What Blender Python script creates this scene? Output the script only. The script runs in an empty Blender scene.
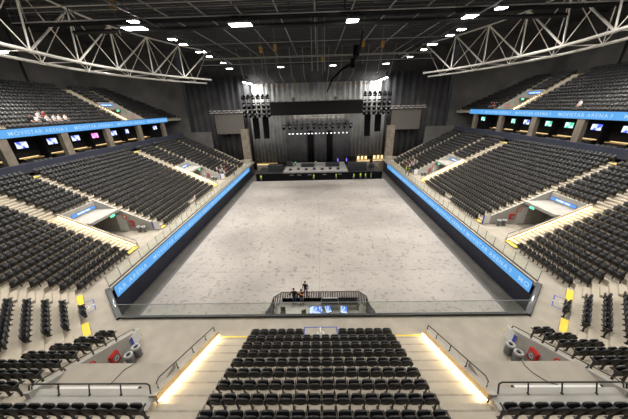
import bpy, math, random
from mathutils import Vector, Matrix
import numpy as np
random.seed(7)
PI = math.pi
sc = bpy.context.scene
COL = sc.collection

# ------------------------------------------------------------------ materials
def mat(name, col, rough=.6, metal=0., spec=.4, noise=0., nscale=3., emit=None, estr=0., bump=0.):
    m = bpy.data.materials.new(name); m.use_nodes = True
    nt = m.node_tree; b = nt.nodes['Principled BSDF']
    b.inputs['Base Color'].default_value = (*col, 1)
    b.inputs['Roughness'].default_value = rough
    b.inputs['Metallic'].default_value = metal
    b.inputs['Specular IOR Level'].default_value = spec
    if noise or bump:
        tc = nt.nodes.new('ShaderNodeTexCoord')
        n = nt.nodes.new('ShaderNodeTexNoise'); n.inputs['Scale'].default_value = nscale
        n.inputs['Detail'].default_value = 6
        nt.links.new(tc.outputs['Object'], n.inputs['Vector'])
        if noise:
            mp = nt.nodes.new('ShaderNodeMapRange')
            mp.inputs['From Min'].default_value = .3; mp.inputs['From Max'].default_value = .7
            mp.inputs['To Min'].default_value = 1 - noise; mp.inputs['To Max'].default_value = 1 + noise
            nt.links.new(n.outputs['Fac'], mp.inputs['Value'])
            mx = nt.nodes.new('ShaderNodeVectorMath'); mx.operation = 'SCALE'
            mx.inputs[0].default_value = col
            nt.links.new(mp.outputs[0], mx.inputs['Scale'])
            nt.links.new(mx.outputs[0], b.inputs['Base Color'])
        if bump:
            bp = nt.nodes.new('ShaderNodeBump'); bp.inputs['Strength'].default_value = bump
            nt.links.new(n.outputs['Fac'], bp.inputs['Height']); nt.links.new(bp.outputs[0], b.inputs['Normal'])
    if emit:
        b.inputs['Emission Color'].default_value = (*emit, 1)
        b.inputs['Emission Strength'].default_value = estr
    return m

M = {}
M['concrete'] = mat('concrete', (.37, .328, .268), .75, noise=.10, nscale=1.2)
M['terrace'] = mat('terrace_concrete', (.44, .387, .305), .8, noise=.08, nscale=1.5)
M['stepshade'] = mat('step_edge_shade', (.33, .285, .225), .8, noise=.2, nscale=3)
M['wallcon'] = mat('wall_concrete', (.40, .38, .34), .8, noise=.12, nscale=1.0)
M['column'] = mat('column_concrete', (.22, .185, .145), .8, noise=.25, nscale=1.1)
M['capwood'] = mat('cap_board', (.50, .38, .23), .55, noise=.1, nscale=2)
M['pitwall'] = mat('pit_wall_paint', (.018, .020, .035), .5, noise=.2, nscale=.7)
M['strip'] = mat('pit_edge_concrete', (.085, .077, .067), .75, noise=.2, nscale=.8)
M['yellow'] = mat('yellow_paint', (.80, .58, .05), .55, noise=.06, nscale=4)
M['fabric'] = mat('seat_fabric', (.0115, .0115, .0125), .46, spec=.5, noise=.15, nscale=30)
M['plastic'] = mat('seat_plastic', (.014, .0135, .013), .42, spec=.5)
M['steelblk'] = mat('black_steel', (.015, .015, .016), .4, spec=.5)
M['frame'] = mat('seat_frame', (.024, .021, .017), .45)
M['truss'] = mat('truss_steel', (.72, .69, .63), .45, metal=.2, noise=.08, nscale=1.2)
M['trussd'] = mat('dark_truss_steel', (.10, .10, .11), .5, metal=.3)
M['ceil'] = mat('ceiling_deck', (.036, .036, .039), .8, noise=.25, nscale=.5)
M['joist'] = mat('ceiling_joist', (.09, .09, .095), .6)
M['pipe'] = mat('ceiling_pipe', (.30, .29, .28), .5, metal=.2)
M['duct'] = mat('black_duct', (.004, .004, .004), .7)
M['darkwall'] = mat('dark_wall', (.085, .08, .075), .85, noise=.25, nscale=.35)
M['suiteback'] = mat('suite_wall', (.015, .013, .013), .8, noise=.3, nscale=.6)
M['parapet'] = mat('suite_parapet', (.030, .034, .055), .6, noise=.1, nscale=1)
M['suitefloor'] = mat('suite_floor', (.06, .055, .05), .7)
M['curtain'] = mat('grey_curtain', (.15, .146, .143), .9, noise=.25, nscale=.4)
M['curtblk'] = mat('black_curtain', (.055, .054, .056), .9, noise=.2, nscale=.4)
M['curtlit'] = mat('upper_drape_lit', (.38, .37, .355), .9, noise=.25, nscale=.5)  # lamp light on the upper drape put into its paler base colour
M['screen'] = mat('projection_fabric', (.13, .118, .105), .85)
M['black'] = mat('matte_black', (.005, .005, .006), .8, spec=.06)
M['header'] = mat('header_cloth', (.020, .019, .019), .9, spec=.1)
M['case'] = mat('flight_case', (.022, .022, .024), .5)
M['greydeck'] = mat('stage_deck_top', (.24, .23, .22), .7, noise=.2, nscale=1.5)
M['white'] = mat('white_paint', (.75, .74, .72), .6)
M['bluep'] = mat('blue_paint', (.03, .07, .42), .6)
M['red'] = mat('red_enamel', (.55, .02, .015), .4)
M['bin'] = mat('bin_plastic', (.16, .165, .165), .5, noise=.06, nscale=5)
M['binlid'] = mat('bin_lid', (.42, .42, .41), .5)
M['green'] = mat('exit_green', (.02, .45, .2), .5, emit=(.1, 1, .45), estr=2.2)
M['amber'] = mat('amber_strap', (.50, .27, .04), .6)
M['warm'] = mat('warm_light_strip', (1, .85, .6), .5, emit=(1, .74, .40), estr=14)
M['warmb'] = mat('warm_backstage_light', (.9, .7, .4), .5, emit=(1, .72, .35), estr=.9)
M['lamp'] = mat('lamp_lens', (1, 1, 1), .3, emit=(.93, .96, 1), estr=16)
M['lampsoft'] = mat('small_lamp_lens', (1, 1, 1), .3, emit=(.95, .96, 1), estr=1.6)
M['tube'] = mat('tube_lamp', (1, 1, 1), .3, emit=(1, 1, 1), estr=40)
M['ledblue'] = mat('led_blue', (.02, .05, .1), .5, emit=(.10, .375, .80), estr=1.0)
M['ledtext'] = mat('led_white', (.1, .1, .1), .5, emit=(.34, .61, .90), estr=1.0)
M['signblue'] = mat('sign_blue', (.02, .05, .1), .5, emit=(.09, .30, .90), estr=1.2)
M['signtext'] = mat('sign_white', (.1, .1, .1), .5, emit=(.9, .96, 1), estr=1.6)
M['skin'] = mat('skin', (.42, .24, .16), .6)
M['hair'] = mat('dark_hair', (.012, .009, .007), .6)
M['jeans'] = mat('blue_jeans', (.03, .07, .20), .8)
M['shirtw'] = mat('white_shirt', (.72, .70, .70), .8)
M['shirtk'] = mat('black_shirt', (.012, .012, .014), .8)
M['shirtr'] = mat('dark_red_shirt', (.25, .05, .05), .8)
M['khaki'] = mat('grey_trousers', (.10, .10, .12), .8)
M['hivis'] = mat('hivis_vest', (.45, .75, .03), .7)
M['shoe'] = mat('shoe', (.02, .02, .02), .5)
M['orange'] = mat('orange_sash', (.75, .25, .04), .7)
M['eye'] = mat('eye', (.03, .02, .02), .3)
M['gold'] = mat('warm_counter', (.55, .36, .12), .5, noise=.3, nscale=6)
M['purple'] = mat('purple_fixture', (.05, .03, .2), .4, emit=(.25, .15, 1), estr=1.5)

def screen_mat(name, a, b, strength=1.6, scale=1.3):
    m = bpy.data.materials.new(name); m.use_nodes = True
    nt = m.node_tree; bs = nt.nodes['Principled BSDF']; bs.inputs['Base Color'].default_value = (.01, .01, .01, 1)
    tc = nt.nodes.new('ShaderNodeTexCoord'); n = nt.nodes.new('ShaderNodeTexNoise'); n.inputs['Scale'].default_value = scale
    n.inputs['Detail'].default_value = 1
    r = nt.nodes.new('ShaderNodeValToRGB'); r.color_ramp.elements[0].position = .42; r.color_ramp.elements[1].position = .55
    r.color_ramp.elements[0].color = (*a, 1); r.color_ramp.elements[1].color = (*b, 1)
    nt.links.new(tc.outputs['Object'], n.inputs['Vector']); nt.links.new(n.outputs['Fac'], r.inputs['Fac'])
    nt.links.new(r.outputs['Color'], bs.inputs['Emission Color']); bs.inputs['Emission Strength'].default_value = strength
    return m
M['tvblue'] = screen_mat('tv_picture_blue', (.08, .12, .9), (.75, .85, 1))
M['tvgreen'] = screen_mat('tv_picture_green', (.06, .55, .25), (.6, .85, 1))
M['tvpink'] = screen_mat('tv_picture_pink', (.9, .12, .5), (1, .4, .8))
M['pcblue'] = screen_mat('monitor_picture', (.06, .2, .8), (.7, .85, 1), 1.2, 4)

def glass_mat():
    m = bpy.data.materials.new('balustrade_glass'); m.use_nodes = True
    nt = m.node_tree; nt.nodes.remove(nt.nodes['Principled BSDF'])
    out = nt.nodes['Material Output']
    t = nt.nodes.new('ShaderNodeBsdfTransparent'); t.inputs['Color'].default_value = (.965, .98, .97, 1)
    g = nt.nodes.new('ShaderNodeBsdfGlossy'); g.inputs['Roughness'].default_value = .08
    g.inputs['Color'].default_value = (.8, .9, .88, 1)
    d = nt.nodes.new('ShaderNodeBsdfDiffuse'); d.inputs['Color'].default_value = (.42, .47, .42, 1)
    f = nt.nodes.new('ShaderNodeValue'); f.outputs[0].default_value = .03
    a = nt.nodes.new('ShaderNodeMixShader'); b = nt.nodes.new('ShaderNodeMixShader'); a.inputs[0].default_value = .05
    nt.links.new(t.outputs[0], a.inputs[1]); nt.links.new(d.outputs[0], a.inputs[2])
    nt.links.new(f.outputs[0], b.inputs[0]); nt.links.new(a.outputs[0], b.inputs[1]); nt.links.new(g.outputs[0], b.inputs[2])
    nt.links.new(b.outputs[0], out.inputs['Surface'])
    return m
M['glass'] = glass_mat()

def floor_mat():
    m = mat('pit_floor_boards', (.5, .47, .44), .7)
    nt = m.node_tree; b = nt.nodes['Principled BSDF']; L = nt.links
    tc = nt.nodes.new('ShaderNodeTexCoord')
    def noise(scale, det, vec=None, dist=0.):
        n = nt.nodes.new('ShaderNodeTexNoise'); n.inputs['Scale'].default_value = scale; n.inputs['Detail'].default_value = det
        n.inputs['Distortion'].default_value = dist
        L.new(vec or tc.outputs['Object'], n.inputs['Vector']); return n.outputs['Fac']
    def ramp(src, p0, p1, c0, c1):
        r = nt.nodes.new('ShaderNodeValToRGB'); e = r.color_ramp.elements
        e[0].position = p0; e[1].position = p1; e[0].color = (c0, c0, c0, 1); e[1].color = (c1, c1, c1, 1)
        L.new(src, r.inputs['Fac']); return r.outputs['Color']
    def mul(a, c):
        x = nt.nodes.new('ShaderNodeMix'); x.data_type = 'RGBA'; x.blend_type = 'MULTIPLY'; x.inputs[0].default_value = 1
        L.new(a, x.inputs[6]); L.new(c, x.inputs[7]); return x.outputs[2]
    # sheets of board 2.4 x 1.2 with slightly different tone
    br = nt.nodes.new('ShaderNodeTexBrick'); br.inputs['Scale'].default_value = 1
    br.inputs['Brick Width'].default_value = 2.4; br.inputs['Row Height'].default_value = 1.2
    br.inputs['Mortar Size'].default_value = .012; br.inputs['Color1'].default_value = (.375, .342, .308, 1)
    br.inputs['Color2'].default_value = (.35, .318, .288, 1); br.inputs['Mortar'].default_value = (.335, .305, .277, 1)
    L.new(tc.outputs['Object'], br.inputs['Vector'])
    b2 = nt.nodes.new('ShaderNodeTexBrick'); b2.inputs['Scale'].default_value = 1; b2.offset = 0
    b2.inputs['Brick Width'].default_value = 15.35; b2.inputs['Row Height'].default_value = 10.7; b2.inputs['Mortar Size'].default_value = .05
    b2.inputs['Color1'].default_value = (1,1,1,1); b2.inputs['Color2'].default_value = (.93,.93,.93,1); b2.inputs['Mortar'].default_value = (.84,.83,.82,1)
    mp2 = nt.nodes.new('ShaderNodeMapping'); mp2.inputs['Location'].default_value = (0,.4,0); L.new(tc.outputs['Object'], mp2.inputs['Vector']); L.new(mp2.outputs[0], b2.inputs['Vector'])
    c = mul(br.outputs['Color'], b2.outputs['Color'])
    c = mul(c, ramp(noise(.11, 6), .36, .60, .76, 1.06))
    c = mul(c, ramp(noise(1.3, 8, None, .6), .34, .40, .72, 1.0))
    # scuffs grow denser towards the near half: a second, finer layer of dark wheel stains
    mp = nt.nodes.new('ShaderNodeMapping'); mp.inputs['Scale'].default_value = (1.0, 1.25, 1); L.new(tc.outputs['Object'], mp.inputs['Vector'])
    c = mul(c, ramp(noise(2.3, 9, mp.outputs[0], .5), .34, .42, .66, 1.0))
    L.new(c, b.inputs['Base Color'])
    return m
M['floor'] = floor_mat()

# ------------------------------------------------------------------ mesh helpers
class MB:
    def __init__(s): s.v = []; s.f = []; s.mi = []; s.cur = 0
    def add(s, vs, fs):
        o = len(s.v); s.v += [tuple(map(float, p)) for p in vs]
        for f in fs: s.f.append(tuple(i + o for i in f)); s.mi.append(s.cur)
    def box(s, x0, x1, y0, y1, z0, z1):
        if x1 < x0: x0, x1 = x1, x0
        if y1 < y0: y0, y1 = y1, y0
        s.add([(x0,y0,z0),(x1,y0,z0),(x1,y1,z0),(x0,y1,z0),(x0,y0,z1),(x1,y0,z1),(x1,y1,z1),(x0,y1,z1)],
              [(3,2,1,0),(4,5,6,7),(0,1,5,4),(1,2,6,5),(2,3,7,6),(3,0,4,7)])
    def prism(s, poly, z0, z1):
        """poly: xy list, z0/z1: number or list per vertex"""
        n = len(poly)
        a = sum(poly[i][0]*poly[(i+1)%n][1]-poly[(i+1)%n][0]*poly[i][1] for i in range(n))
        if a < 0:
            poly = poly[::-1]
            if not isinstance(z0,(int,float)): z0 = z0[::-1]
            if not isinstance(z1,(int,float)): z1 = z1[::-1]
        g = lambda z,i: z if isinstance(z,(int,float)) else z[i]
        vs = [(p[0],p[1],g(z0,i)) for i,p in enumerate(poly)] + [(p[0],p[1],g(z1,i)) for i,p in enumerate(poly)]
        fs = [tuple(range(n))[::-1], tuple(range(n,2*n))] + [(i,(i+1)%n,n+(i+1)%n,n+i) for i in range(n)]
        s.add(vs, fs)
    def tube(s, pts, r, n=8, cap=True):
        pts = [Vector(p) for p in pts]; k = len(pts); rings = []
        for i,p in enumerate(pts):
            d = (pts[min(i+1,k-1)]-pts[max(i-1,0)]).normalized()
            up = Vector((0,0,1)) if abs(d.z) < .95 else Vector((0,1,0))
            a = d.cross(up).normalized(); b = d.cross(a).normalized()
            rr = r[i] if isinstance(r,(list,tuple)) else r
            rings.append([p + (a*math.cos(2*PI*j/n)+b*math.sin(2*PI*j/n))*rr for j in range(n)])
        vs = [q for R in rings for q in R]; fs = []
        for i in range(k-1):
            for j in range(n):
                fs.append((i*n+j, i*n+(j+1)%n, (i+1)*n+(j+1)%n, (i+1)*n+j))
        if cap: fs += [tuple(range(n)), tuple(range((k-1)*n,k*n))[::-1]]
        s.add(vs, fs)
    def lathe(s, c, prof, n=20):
        """prof: (r,z) list, closed at the ends by caps"""
        vs = [(c[0]+r*math.cos(2*PI*j/n), c[1]+r*math.sin(2*PI*j/n), c[2]+z) for r,z in prof for j in range(n)]
        fs = []
        for i in range(len(prof)-1):
            for j in range(n): fs.append((i*n+j, i*n+(j+1)%n, (i+1)*n+(j+1)%n, (i+1)*n+j))
        fs += [tuple(range(n))[::-1], tuple(range((len(prof)-1)*n,len(prof)*n))]
        s.add(vs, fs)
    def ell(s, c, rx, ry, rz, n=12, m=8):
        prof = [(math.cos(-PI/2+PI*i/m), math.sin(-PI/2+PI*i/m)) for i in range(m+1)]
        vs = [(c[0]+rx*max(q,1e-3)*math.cos(2*PI*j/n), c[1]+ry*max(q,1e-3)*math.sin(2*PI*j/n), c[2]+rz*z) for q,z in prof for j in range(n)]
        fs = []
        for i in range(m):
            for j in range(n): fs.append((i*n+j,i*n+(j+1)%n,(i+1)*n+(j+1)%n,(i+1)*n+j))
        s.add(vs, fs)
    def mesh(s, name, mats, smooth=False):
        me = bpy.data.meshes.new(name); me.from_pydata(s.v, [], s.f); 
        for m in (mats if isinstance(mats,(list,tuple)) else [mats]): me.materials.append(m)
        if max(s.mi, default=0): me.polygons.foreach_set('material_index', s.mi)
        if smooth: me.polygons.foreach_set('use_smooth', [True]*len(me.polygons))
        me.update(); return me
    def build(s, name, mats, parent=None, smooth=False, bevel=0.):
        o = bpy.data.objects.new(name, s.mesh(name, mats, smooth)); COL.objects.link(o)
        if parent: o.parent = parent
        if bevel:
            b = o.modifiers.new('bevel','BEVEL'); b.width = bevel; b.segments = 2; b.limit_method = 'ANGLE'
        return o

def tag(o, label=None, cat=None, group=None, kind=None):
    if label: o['label'] = label
    if cat: o['category'] = cat
    if group: o['group'] = group
    if kind: o['kind'] = kind
    return o
def struct(o): o['kind'] = 'structure'; return o
def thing(name, label, cat, loc=(0,0,0), rz=0, group=None):
    o = bpy.data.objects.new(name, None); COL.objects.link(o); o.empty_display_size = .2
    o.location = loc; o.rotation_euler = (0,0,rz); return tag(o, label, cat, group)
def copy_tree(o, parent=None):
    c = o.copy(); COL.objects.link(c)
    if parent: c.parent = parent
    for ch in list(o.children): copy_tree(ch, c)
    return c
def box_obj(name, m, x0,x1,y0,y1,z0,z1, parent=None, bevel=0.):
    b = MB(); b.box(x0,x1,y0,y1,z0,z1); return b.build(name, m, parent, bevel=bevel)
SIDE = {-1:'left', 1:'right'}
ORD = 'first second third fourth fifth sixth seventh eighth ninth tenth eleventh twelfth thirteenth fourteenth fifteenth sixteenth seventeenth eighteenth nineteenth twentieth'.split()

# ------------------------------------------------------------------ bowl geometry
T, R = .72, .365
XS, YN = 19.0, 10.2                       # riser line of the first step, side and near end
NX, NY, NA = .682, -.7314, 2.29          # outward normal of the corner section
UX, UY = -.7314, -.682                    # along the corner row, from the side to the near end
def V1(d): x = XS+d; return (x, (NX*x-(NA+d))/-NY)
def V2(d): y = YN-d; return ((NA+d-NY*y)/NX, y)
YEND = 60.6
NS, NN = 18, 13
HOLES_S = [(21.45, 25.3), (43.0, 47.0)]   # side vomitories
HX0, HX1 = 6.35, 11.15                    # near vomitories
KS, KN = 9, 7                             # last step cut by the vomitories

def terraces(sg):
    b = MB()
    fx = lambda poly: [(sg*x, y) for x,y in poly]
    for k in range(1, NS+1):
        d0, d1 = (k-1)*T, k*T + (.4 if k == NS else 0)
        z0, z1 = (k-2)*R-.12, k*R
        cuts = HOLES_S if k <= KS else []
        ya, yb = V1(d0)[1], V1(d1)[1]
        segs = []; cur = None
        for h0,h1 in cuts: segs.append((cur, h0-.08)); cur = h1+.08
        segs.append((cur, YEND))
        for s0,s1 in segs:
            p = [(XS+d0, ya if s0 is None else s0), (XS+d1, yb if s0 is None else s0), (XS+d1, s1), (XS+d0, s1)]
            b.prism(fx(p), z0, z1)
        b.prism(fx([V1(d0), V1(d1), V2(d1), V2(d0)]), z0, z1)
        if k <= NN:
            xo0, xo1 = V2(d0)[0], V2(d1)[0]
            if k <= KN: b.prism(fx([(HX1+.1,YN-d0),(xo0,YN-d0),(xo1,YN-d1),(HX1+.1,YN-d1)]), z0, z1)
            else: b.prism(fx([(HX0,YN-d0),(xo0,YN-d0),(xo1,YN-d1),(HX0,YN-d1)]), z0, z1)
    return struct(b.build('floor_terrace_'+SIDE[sg], M['terrace']))
terraces(-1); terraces(1)
b = MB()
for k in range(1, NN+1):
    b.box(-HX0, HX0, YN-(k-1)*T, YN-k*T, (k-2)*R-.12, k*R)
struct(b.build('floor_terrace_center', M['terrace']))

# half steps of the aisles
AISLES_S = [(20.0,21.35,0,NS), (25.4,26.2,0,NS), (41.35,42.9,0,NS), (47.1,47.9,0,NS), (55.3,56.1,0,NS)]
def half_steps(sg):
    b = MB()
    for y0,y1,k0,k1 in AISLES_S:
        for k in range(k0, k1):
            d1 = k*T; b.box(sg*(XS+d1-T/2), sg*(XS+d1), y0, y1, k*R-.02, k*R+R/2)
    for k in range(0, NN):                         # near end: centre aisle and the one beside the outer wall
        y = YN-k*T
        b.box(sg*4.40, sg*6.20, y, y+T/2, k*R-.02, k*R+R/2)
        if k <= KN: b.box(sg*11.3, sg*12.0, y, y+T/2, k*R-.02, k*R+R/2)
    for k in range(0, NS):                         # corner stairs on both mitres
        d = k*T
        for vv, s0, s1 in ((V1, .5, 1.9), (V2, -1.1, -.1)):
            x, y = vv(d)
            p = [(x+UX*s0, y+UY*s0), (x+UX*s1, y+UY*s1)]
            q = [(a[0]-NX*T/2, a[1]-NY*T/2) for a in p]
            poly = [p[0],p[1],q[1],q[0]]
            b.prism([(sg*a[0],a[1]) for a in poly], k*R-.02, k*R+R/2)
    return struct(b.build('floor_aisle_step_'+SIDE[sg], M['terrace']))
half_steps(-1); half_steps(1)

# darker strips on the centre stair edges; step shading painted into their colour
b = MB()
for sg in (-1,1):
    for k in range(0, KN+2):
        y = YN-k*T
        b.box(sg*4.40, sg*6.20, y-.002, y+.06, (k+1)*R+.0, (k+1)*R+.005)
struct(b.build('trim_6', M['stepshade']))
# yellow painted step edges
def yellow(sg):
    b = MB()
    def patch(poly, z): b.prism([(sg*x,y) for x,y in poly], z-.004, z+.004)
    for y0,y1,k0,k1 in AISLES_S:
        patch([(XS-T/2,y0),(XS-T/2+.3,y0),(XS-T/2+.3,y1),(XS-T/2,y1)], R/2+.004)
        patch([(XS-T/2-.05,y0),(XS-T/2-.02,y0),(XS-T/2-.02,y1),(XS-T/2-.05,y1)], R/2)
        if y0 not in (20.0,):
            x = XS+(NS-1)*T-.05
            patch([(x,y0+.05),(x+.55,y0+.05),(x+.55,y1-.02),(x,y1-.02)], NS*R+.006)
    patch([(4.42,YN+T/2-.09),(6.2,YN+T/2-.09),(6.2,YN+T/2),(4.42,YN+T/2)], R/2+.005)
    # corner: two painted treads of the first step
    for s0,s1,vv in ((.75,2.3,V1),(4.55,5.95,V1)):
        x,y = vv(0); p = [(x+UX*s0,y+UY*s0),(x+UX*s1,y+UY*s1)]
        q = [(a[0]-NX*.36,a[1]-NY*.36) for a in p]
        patch([p[0],p[1],q[1],q[0]], R/2+.006)
    return struct(b.build('trim_1' if sg<0 else 'trim_2', M['yellow']))
yellow(-1); yellow(1)
# base block below the painted corner treads
for sg in (-1,1):
    b = MB()
    for s0,s1,vv in ((.75,2.3,V1),(4.55,5.95,V1)):
        x,y = vv(0); p = [(x+UX*s0,y+UY*s0),(x+UX*s1,y+UY*s1)]
        q = [(a[0]-NX*.36,a[1]-NY*.36) for a in p]
        b.prism([(sg*a[0],a[1]) for a in (p[0],p[1],q[1],q[0])], 0, R/2)
    struct(b.build('floor_corner_step_'+SIDE[sg], M['terrace']))

# ------------------------------------------------------------------ walkway and pit
WX, WY = 16.75, 12.2
CH = [(13.55,12.2),(16.75,15.15)]
b = MB()
for sg in (-1,1):
    fx = lambda poly: [(sg*x,y) for x,y in poly]
    b.prism(fx([(0,YN-.1),(0,WY),CH[0],(V2(0)[0]+.1,YN-.1)]), -.3, 0)
    b.prism(fx([(V2(0)[0]+.1,YN-.1),CH[0],CH[1],(XS+.1,V1(0)[1]-.1)]), -.3, 0)
    b.prism(fx([(XS+.1,V1(0)[1]-.1),CH[1],(WX,63.5),(XS+.1,63.5)]), -.3, 0)
    for y0,y1 in HOLES_S: b.prism(fx([(XS+.1,y0),(30,y0),(30,y1),(XS+.1,y1)]), -.3, 0)
    b.prism(fx([(HX0,YN-.1),(HX1,YN-.1),(HX1,2.5),(HX0,2.5)]), -.3, 0)
struct(b.build('floor_walkway', M['concrete']))

FZ = -3.0
struct(box_obj('floor', M['floor'], -15.35, 15.35, 11.5, 55.3, FZ-.3, FZ))
b = MB()
b.box(-36,-15.35, 11.5, 70, FZ-.3, FZ-.004); b.box(15.35, 36, 11.5, 70, FZ-.3, FZ-.004); b.box(-15.35,15.35,55.3,70,FZ-.3,FZ-.004)
struct(b.build('floor_pit_edge', M['strip']))
b = MB()
for sg in (-1,1):
    b.box(sg*(WX+.2), sg*(WX+.45), 15.15, 62.5, FZ, -.3)
    b.prism([(sg*x,y) for x,y in [CH[0],(CH[1][0]+.2,CH[1][1]),(CH[1][0]+.45,CH[1][1]),(CH[0][0]+.15,CH[0][1]-.25)]], FZ, -.3)
b.box(-CH[0][0], CH[0][0], WY-.25, WY, FZ, -.3)
struct(b.build('wall_pit', M['pitwall']))
# thin step on the pit floor along the walls
b = MB()
for sg in (-1,1): b.box(sg*15.35, sg*15.55, 12.6, 55.3, FZ, FZ+.03)
struct(b.build('trim_3', M['joist']))

# black kerb under the glass and along the chamfers
for sg in (-1,1):
    k = thing('balustrade_kerb', f'glossy black kerb rail on the {SIDE[sg]} cut-off corner of the pit edge', 'kerb rail', (sg*15.15,13.7,0), group=None)
    dx, dy = CH[1][0]-CH[0][0], CH[1][1]-CH[0][1]; l = math.hypot(dx,dy); nx, ny = dy/l, -dx/l
    bb = MB(); P = [(CH[0][0]-.05*nx,CH[0][1]-.05*ny),(CH[1][0]-.05*nx,CH[1][1]-.05*ny),(CH[1][0]+.3*nx,CH[1][1]+.3*ny),(CH[0][0]+.3*nx,CH[0][1]+.3*ny)]
    bb.prism([(sg*(x-15.15),y-13.7) for x,y in P], 0, .16)
    bb.build('kerb', M['steelblk'], k, bevel=.03)
    bb = MB(); P2 = [(CH[0][0]+.05*nx,CH[0][1]+.05*ny),(CH[1][0]+.05*nx,CH[1][1]+.05*ny),(CH[1][0]+.08*nx,CH[1][1]+.08*ny),(CH[0][0]+.08*nx,CH[0][1]+.08*ny)]
    bb.prism([(sg*(x-15.15),y-13.7) for x,y in P2], .16, 1.08)
    bb.build('glass_panel', M['glass'], k)

g = thing('glass_balustrade', 'long glass balustrade on a black kerb along the near pit edge', 'balustrade', (0,WY,0))
bb = MB(); bb.box(-13.55,13.55,-.10,.10,0,.16); bb.build('kerb', M['steelblk'], g, bevel=.02)
n = 18; w = 27.0/n
pm = None
for i in range(n):
    x0 = -13.5+i*w
    bb = MB(); bb.box(.012, w-.012, -.012, .012, .16, 1.2)
    if pm is None: o = bb.build('glass_panel', M['glass'], g); pm = o
    else: o = pm.copy(); COL.objects.link(o); o.parent = g
    o.location = (x0,0,0)
bb = MB(); bb.box(-13.55,13.55,-.02,.02,1.2,1.225); bb.build('top_rail', M['bin'], g)

for sg in (-1,1):
    g = thing('glass_balustrade', f'row of clear glass panels above the LED ribbon on the {SIDE[sg]} pit wall', 'balustrade', (sg*17.0,15.4,0))
    n = 36; w = (62.0-15.4)/n; pm = None
    for i in range(n):
        if pm is None:
            bb = MB(); bb.box(-.012,.012,.02,w-.02,.05,1.0); pm = o = bb.build('glass_panel', M['glass'], g)
        else: o = pm.copy(); COL.objects.link(o); o.parent = g
        o.location = (0,i*w,0)
    bb = MB(); bb.box(-.05,.05,0,62.0-15.4,0,.06); bb.build('shoe', M['steelblk'], g)
    bb = MB()
    for i in range(n+1): bb.box(-.015,.015,i*w-.018,i*w+.018,.05,1.0)
    bb.build('joint_strip', M['bin'], g)

# ------------------------------------------------------------------ LED ribbons
def text_mesh(body, size, mname, m, spacing=1.15, offset=0.):
    cu = bpy.data.curves.new(mname,'FONT'); cu.body = body; cu.size = size; cu.space_character = spacing
    cu.align_x = 'LEFT'; cu.extrude = .008; cu.offset = offset
    o = bpy.data.objects.new(mname, cu); COL.objects.link(o)
    dg = bpy.context.evaluated_depsgraph_get()
    me = bpy.data.meshes.new_from_object(o.evaluated_get(dg)); bpy.data.objects.remove(o)
    me.materials.clear(); me.materials.append(m); me.name = mname
    return me
tm = text_mesh('MOVISTAR ARENA', .62, 'lettering', M['ledtext'], 1.22, .004)
TW = max(v.co.x for v in tm.vertices)
TS = 6.4/TW
# the small curved mark set between the repeats
mb = MB()
for (cx,cz,r,a0,a1) in ((.18,.22,.20,-80,80),(.05,.22,.20,-55,55)):
    pts = [(cx+r*math.cos(math.radians(a0+(a1-a0)*i/8)), cz+r*math.sin(math.radians(a0+(a1-a0)*i/8)), 0) for i in range(9)]
    mb.tube(pts, .025, 6)
mark = mb.mesh('mark', M['ledtext'])
tm_ar = text_mesh('AR ARENA', .62, 'lettering', M['ledtext'], 1.22, .004)
tm_mo = text_mesh('MO', .62, 'lettering', M['ledtext'], 1.22, .004)
def ribbon(sg, x, y0, y1, z0, z1, label, first, per, extra=None):
    r = thing('led_ribbon_display', label, 'LED display', (sg*x, (y0+y1)/2, z0))
    h = z1-z0; l = (y1-y0)/2
    bb = MB(); bb.box(sg*.03, sg*.2, -l-.05, l+.05, -.06, h+.08); bb.build('housing', M['steelblk'], r)
    bb = MB(); bb.box(-sg*.0, sg*.03, -l, l, 0, h); bb.build('screen', M['ledblue'], r)
    y = first
    while y < y1-1:
        for me, nm, off in ((tm,'lettering',0),(mark,'emblem',6.5 if sg < 0 else -.6)):
            yy = y + off
            if yy < y0 or yy + (6.4 if nm == 'lettering' else .5) > y1: continue
            o = bpy.data.objects.new(nm, me); COL.objects.link(o); o.parent = r
            # reading direction as seen from the pit
            yl = yy-(y0+y1)/2
            sc_ = TS if nm == 'lettering' else 1.0
            if sg < 0:
                o.matrix_local = Matrix(((0,0,1,.012),(1,0,0,yl),(0,1,0,h*.5-.22),(0,0,0,1))) @ Matrix.Diagonal((sc_,1,1,1))
            else:
                o.matrix_local = Matrix(((0,0,-1,-.012),(-1,0,0,yl+(6.4 if nm=='lettering' else .5)),(0,1,0,h*.5-.22),(0,0,0,1))) @ Matrix.Diagonal((sc_,1,1,1))
        y += per
    if extra:
        me, at_ = extra; L2 = max(v.co.x for v in me.vertices)*TS
        o = bpy.data.objects.new('lettering', me); COL.objects.link(o); o.parent = r; yl = at_-(y0+y1)/2
        if sg < 0: o.matrix_local = Matrix(((0,0,1,.012),(1,0,0,yl),(0,1,0,h*.5-.22),(0,0,0,1))) @ Matrix.Diagonal((TS,1,1,1))
        else: o.matrix_local = Matrix(((0,0,-1,-.012),(-1,0,0,yl+L2),(0,1,0,h*.5-.22),(0,0,0,1))) @ Matrix.Diagonal((TS,1,1,1))
    return r
ribbon(-1, 16.70, 15.45, 58.0, -1.12, -.12, 'blue LED ribbon with white lettering on the left pit wall', 20.33, 7.25, (tm_ar,15.65))
ribbon( 1, 16.70, 15.45, 58.0, -1.12, -.12, 'blue LED ribbon with white lettering on the right pit wall', 17.98, 7.25, (tm_mo,15.6))
ribbon(-1, 34.0, 8.0, 58.2, 10.65, 11.55, 'blue LED ribbon across the front of the left upper tier', 11.45, 7.95)
ribbon( 1, 34.0, 8.0, 58.5, 10.65, 11.55, 'blue LED ribbon across the front of the right upper tier', 14.69, 8.0)

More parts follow.
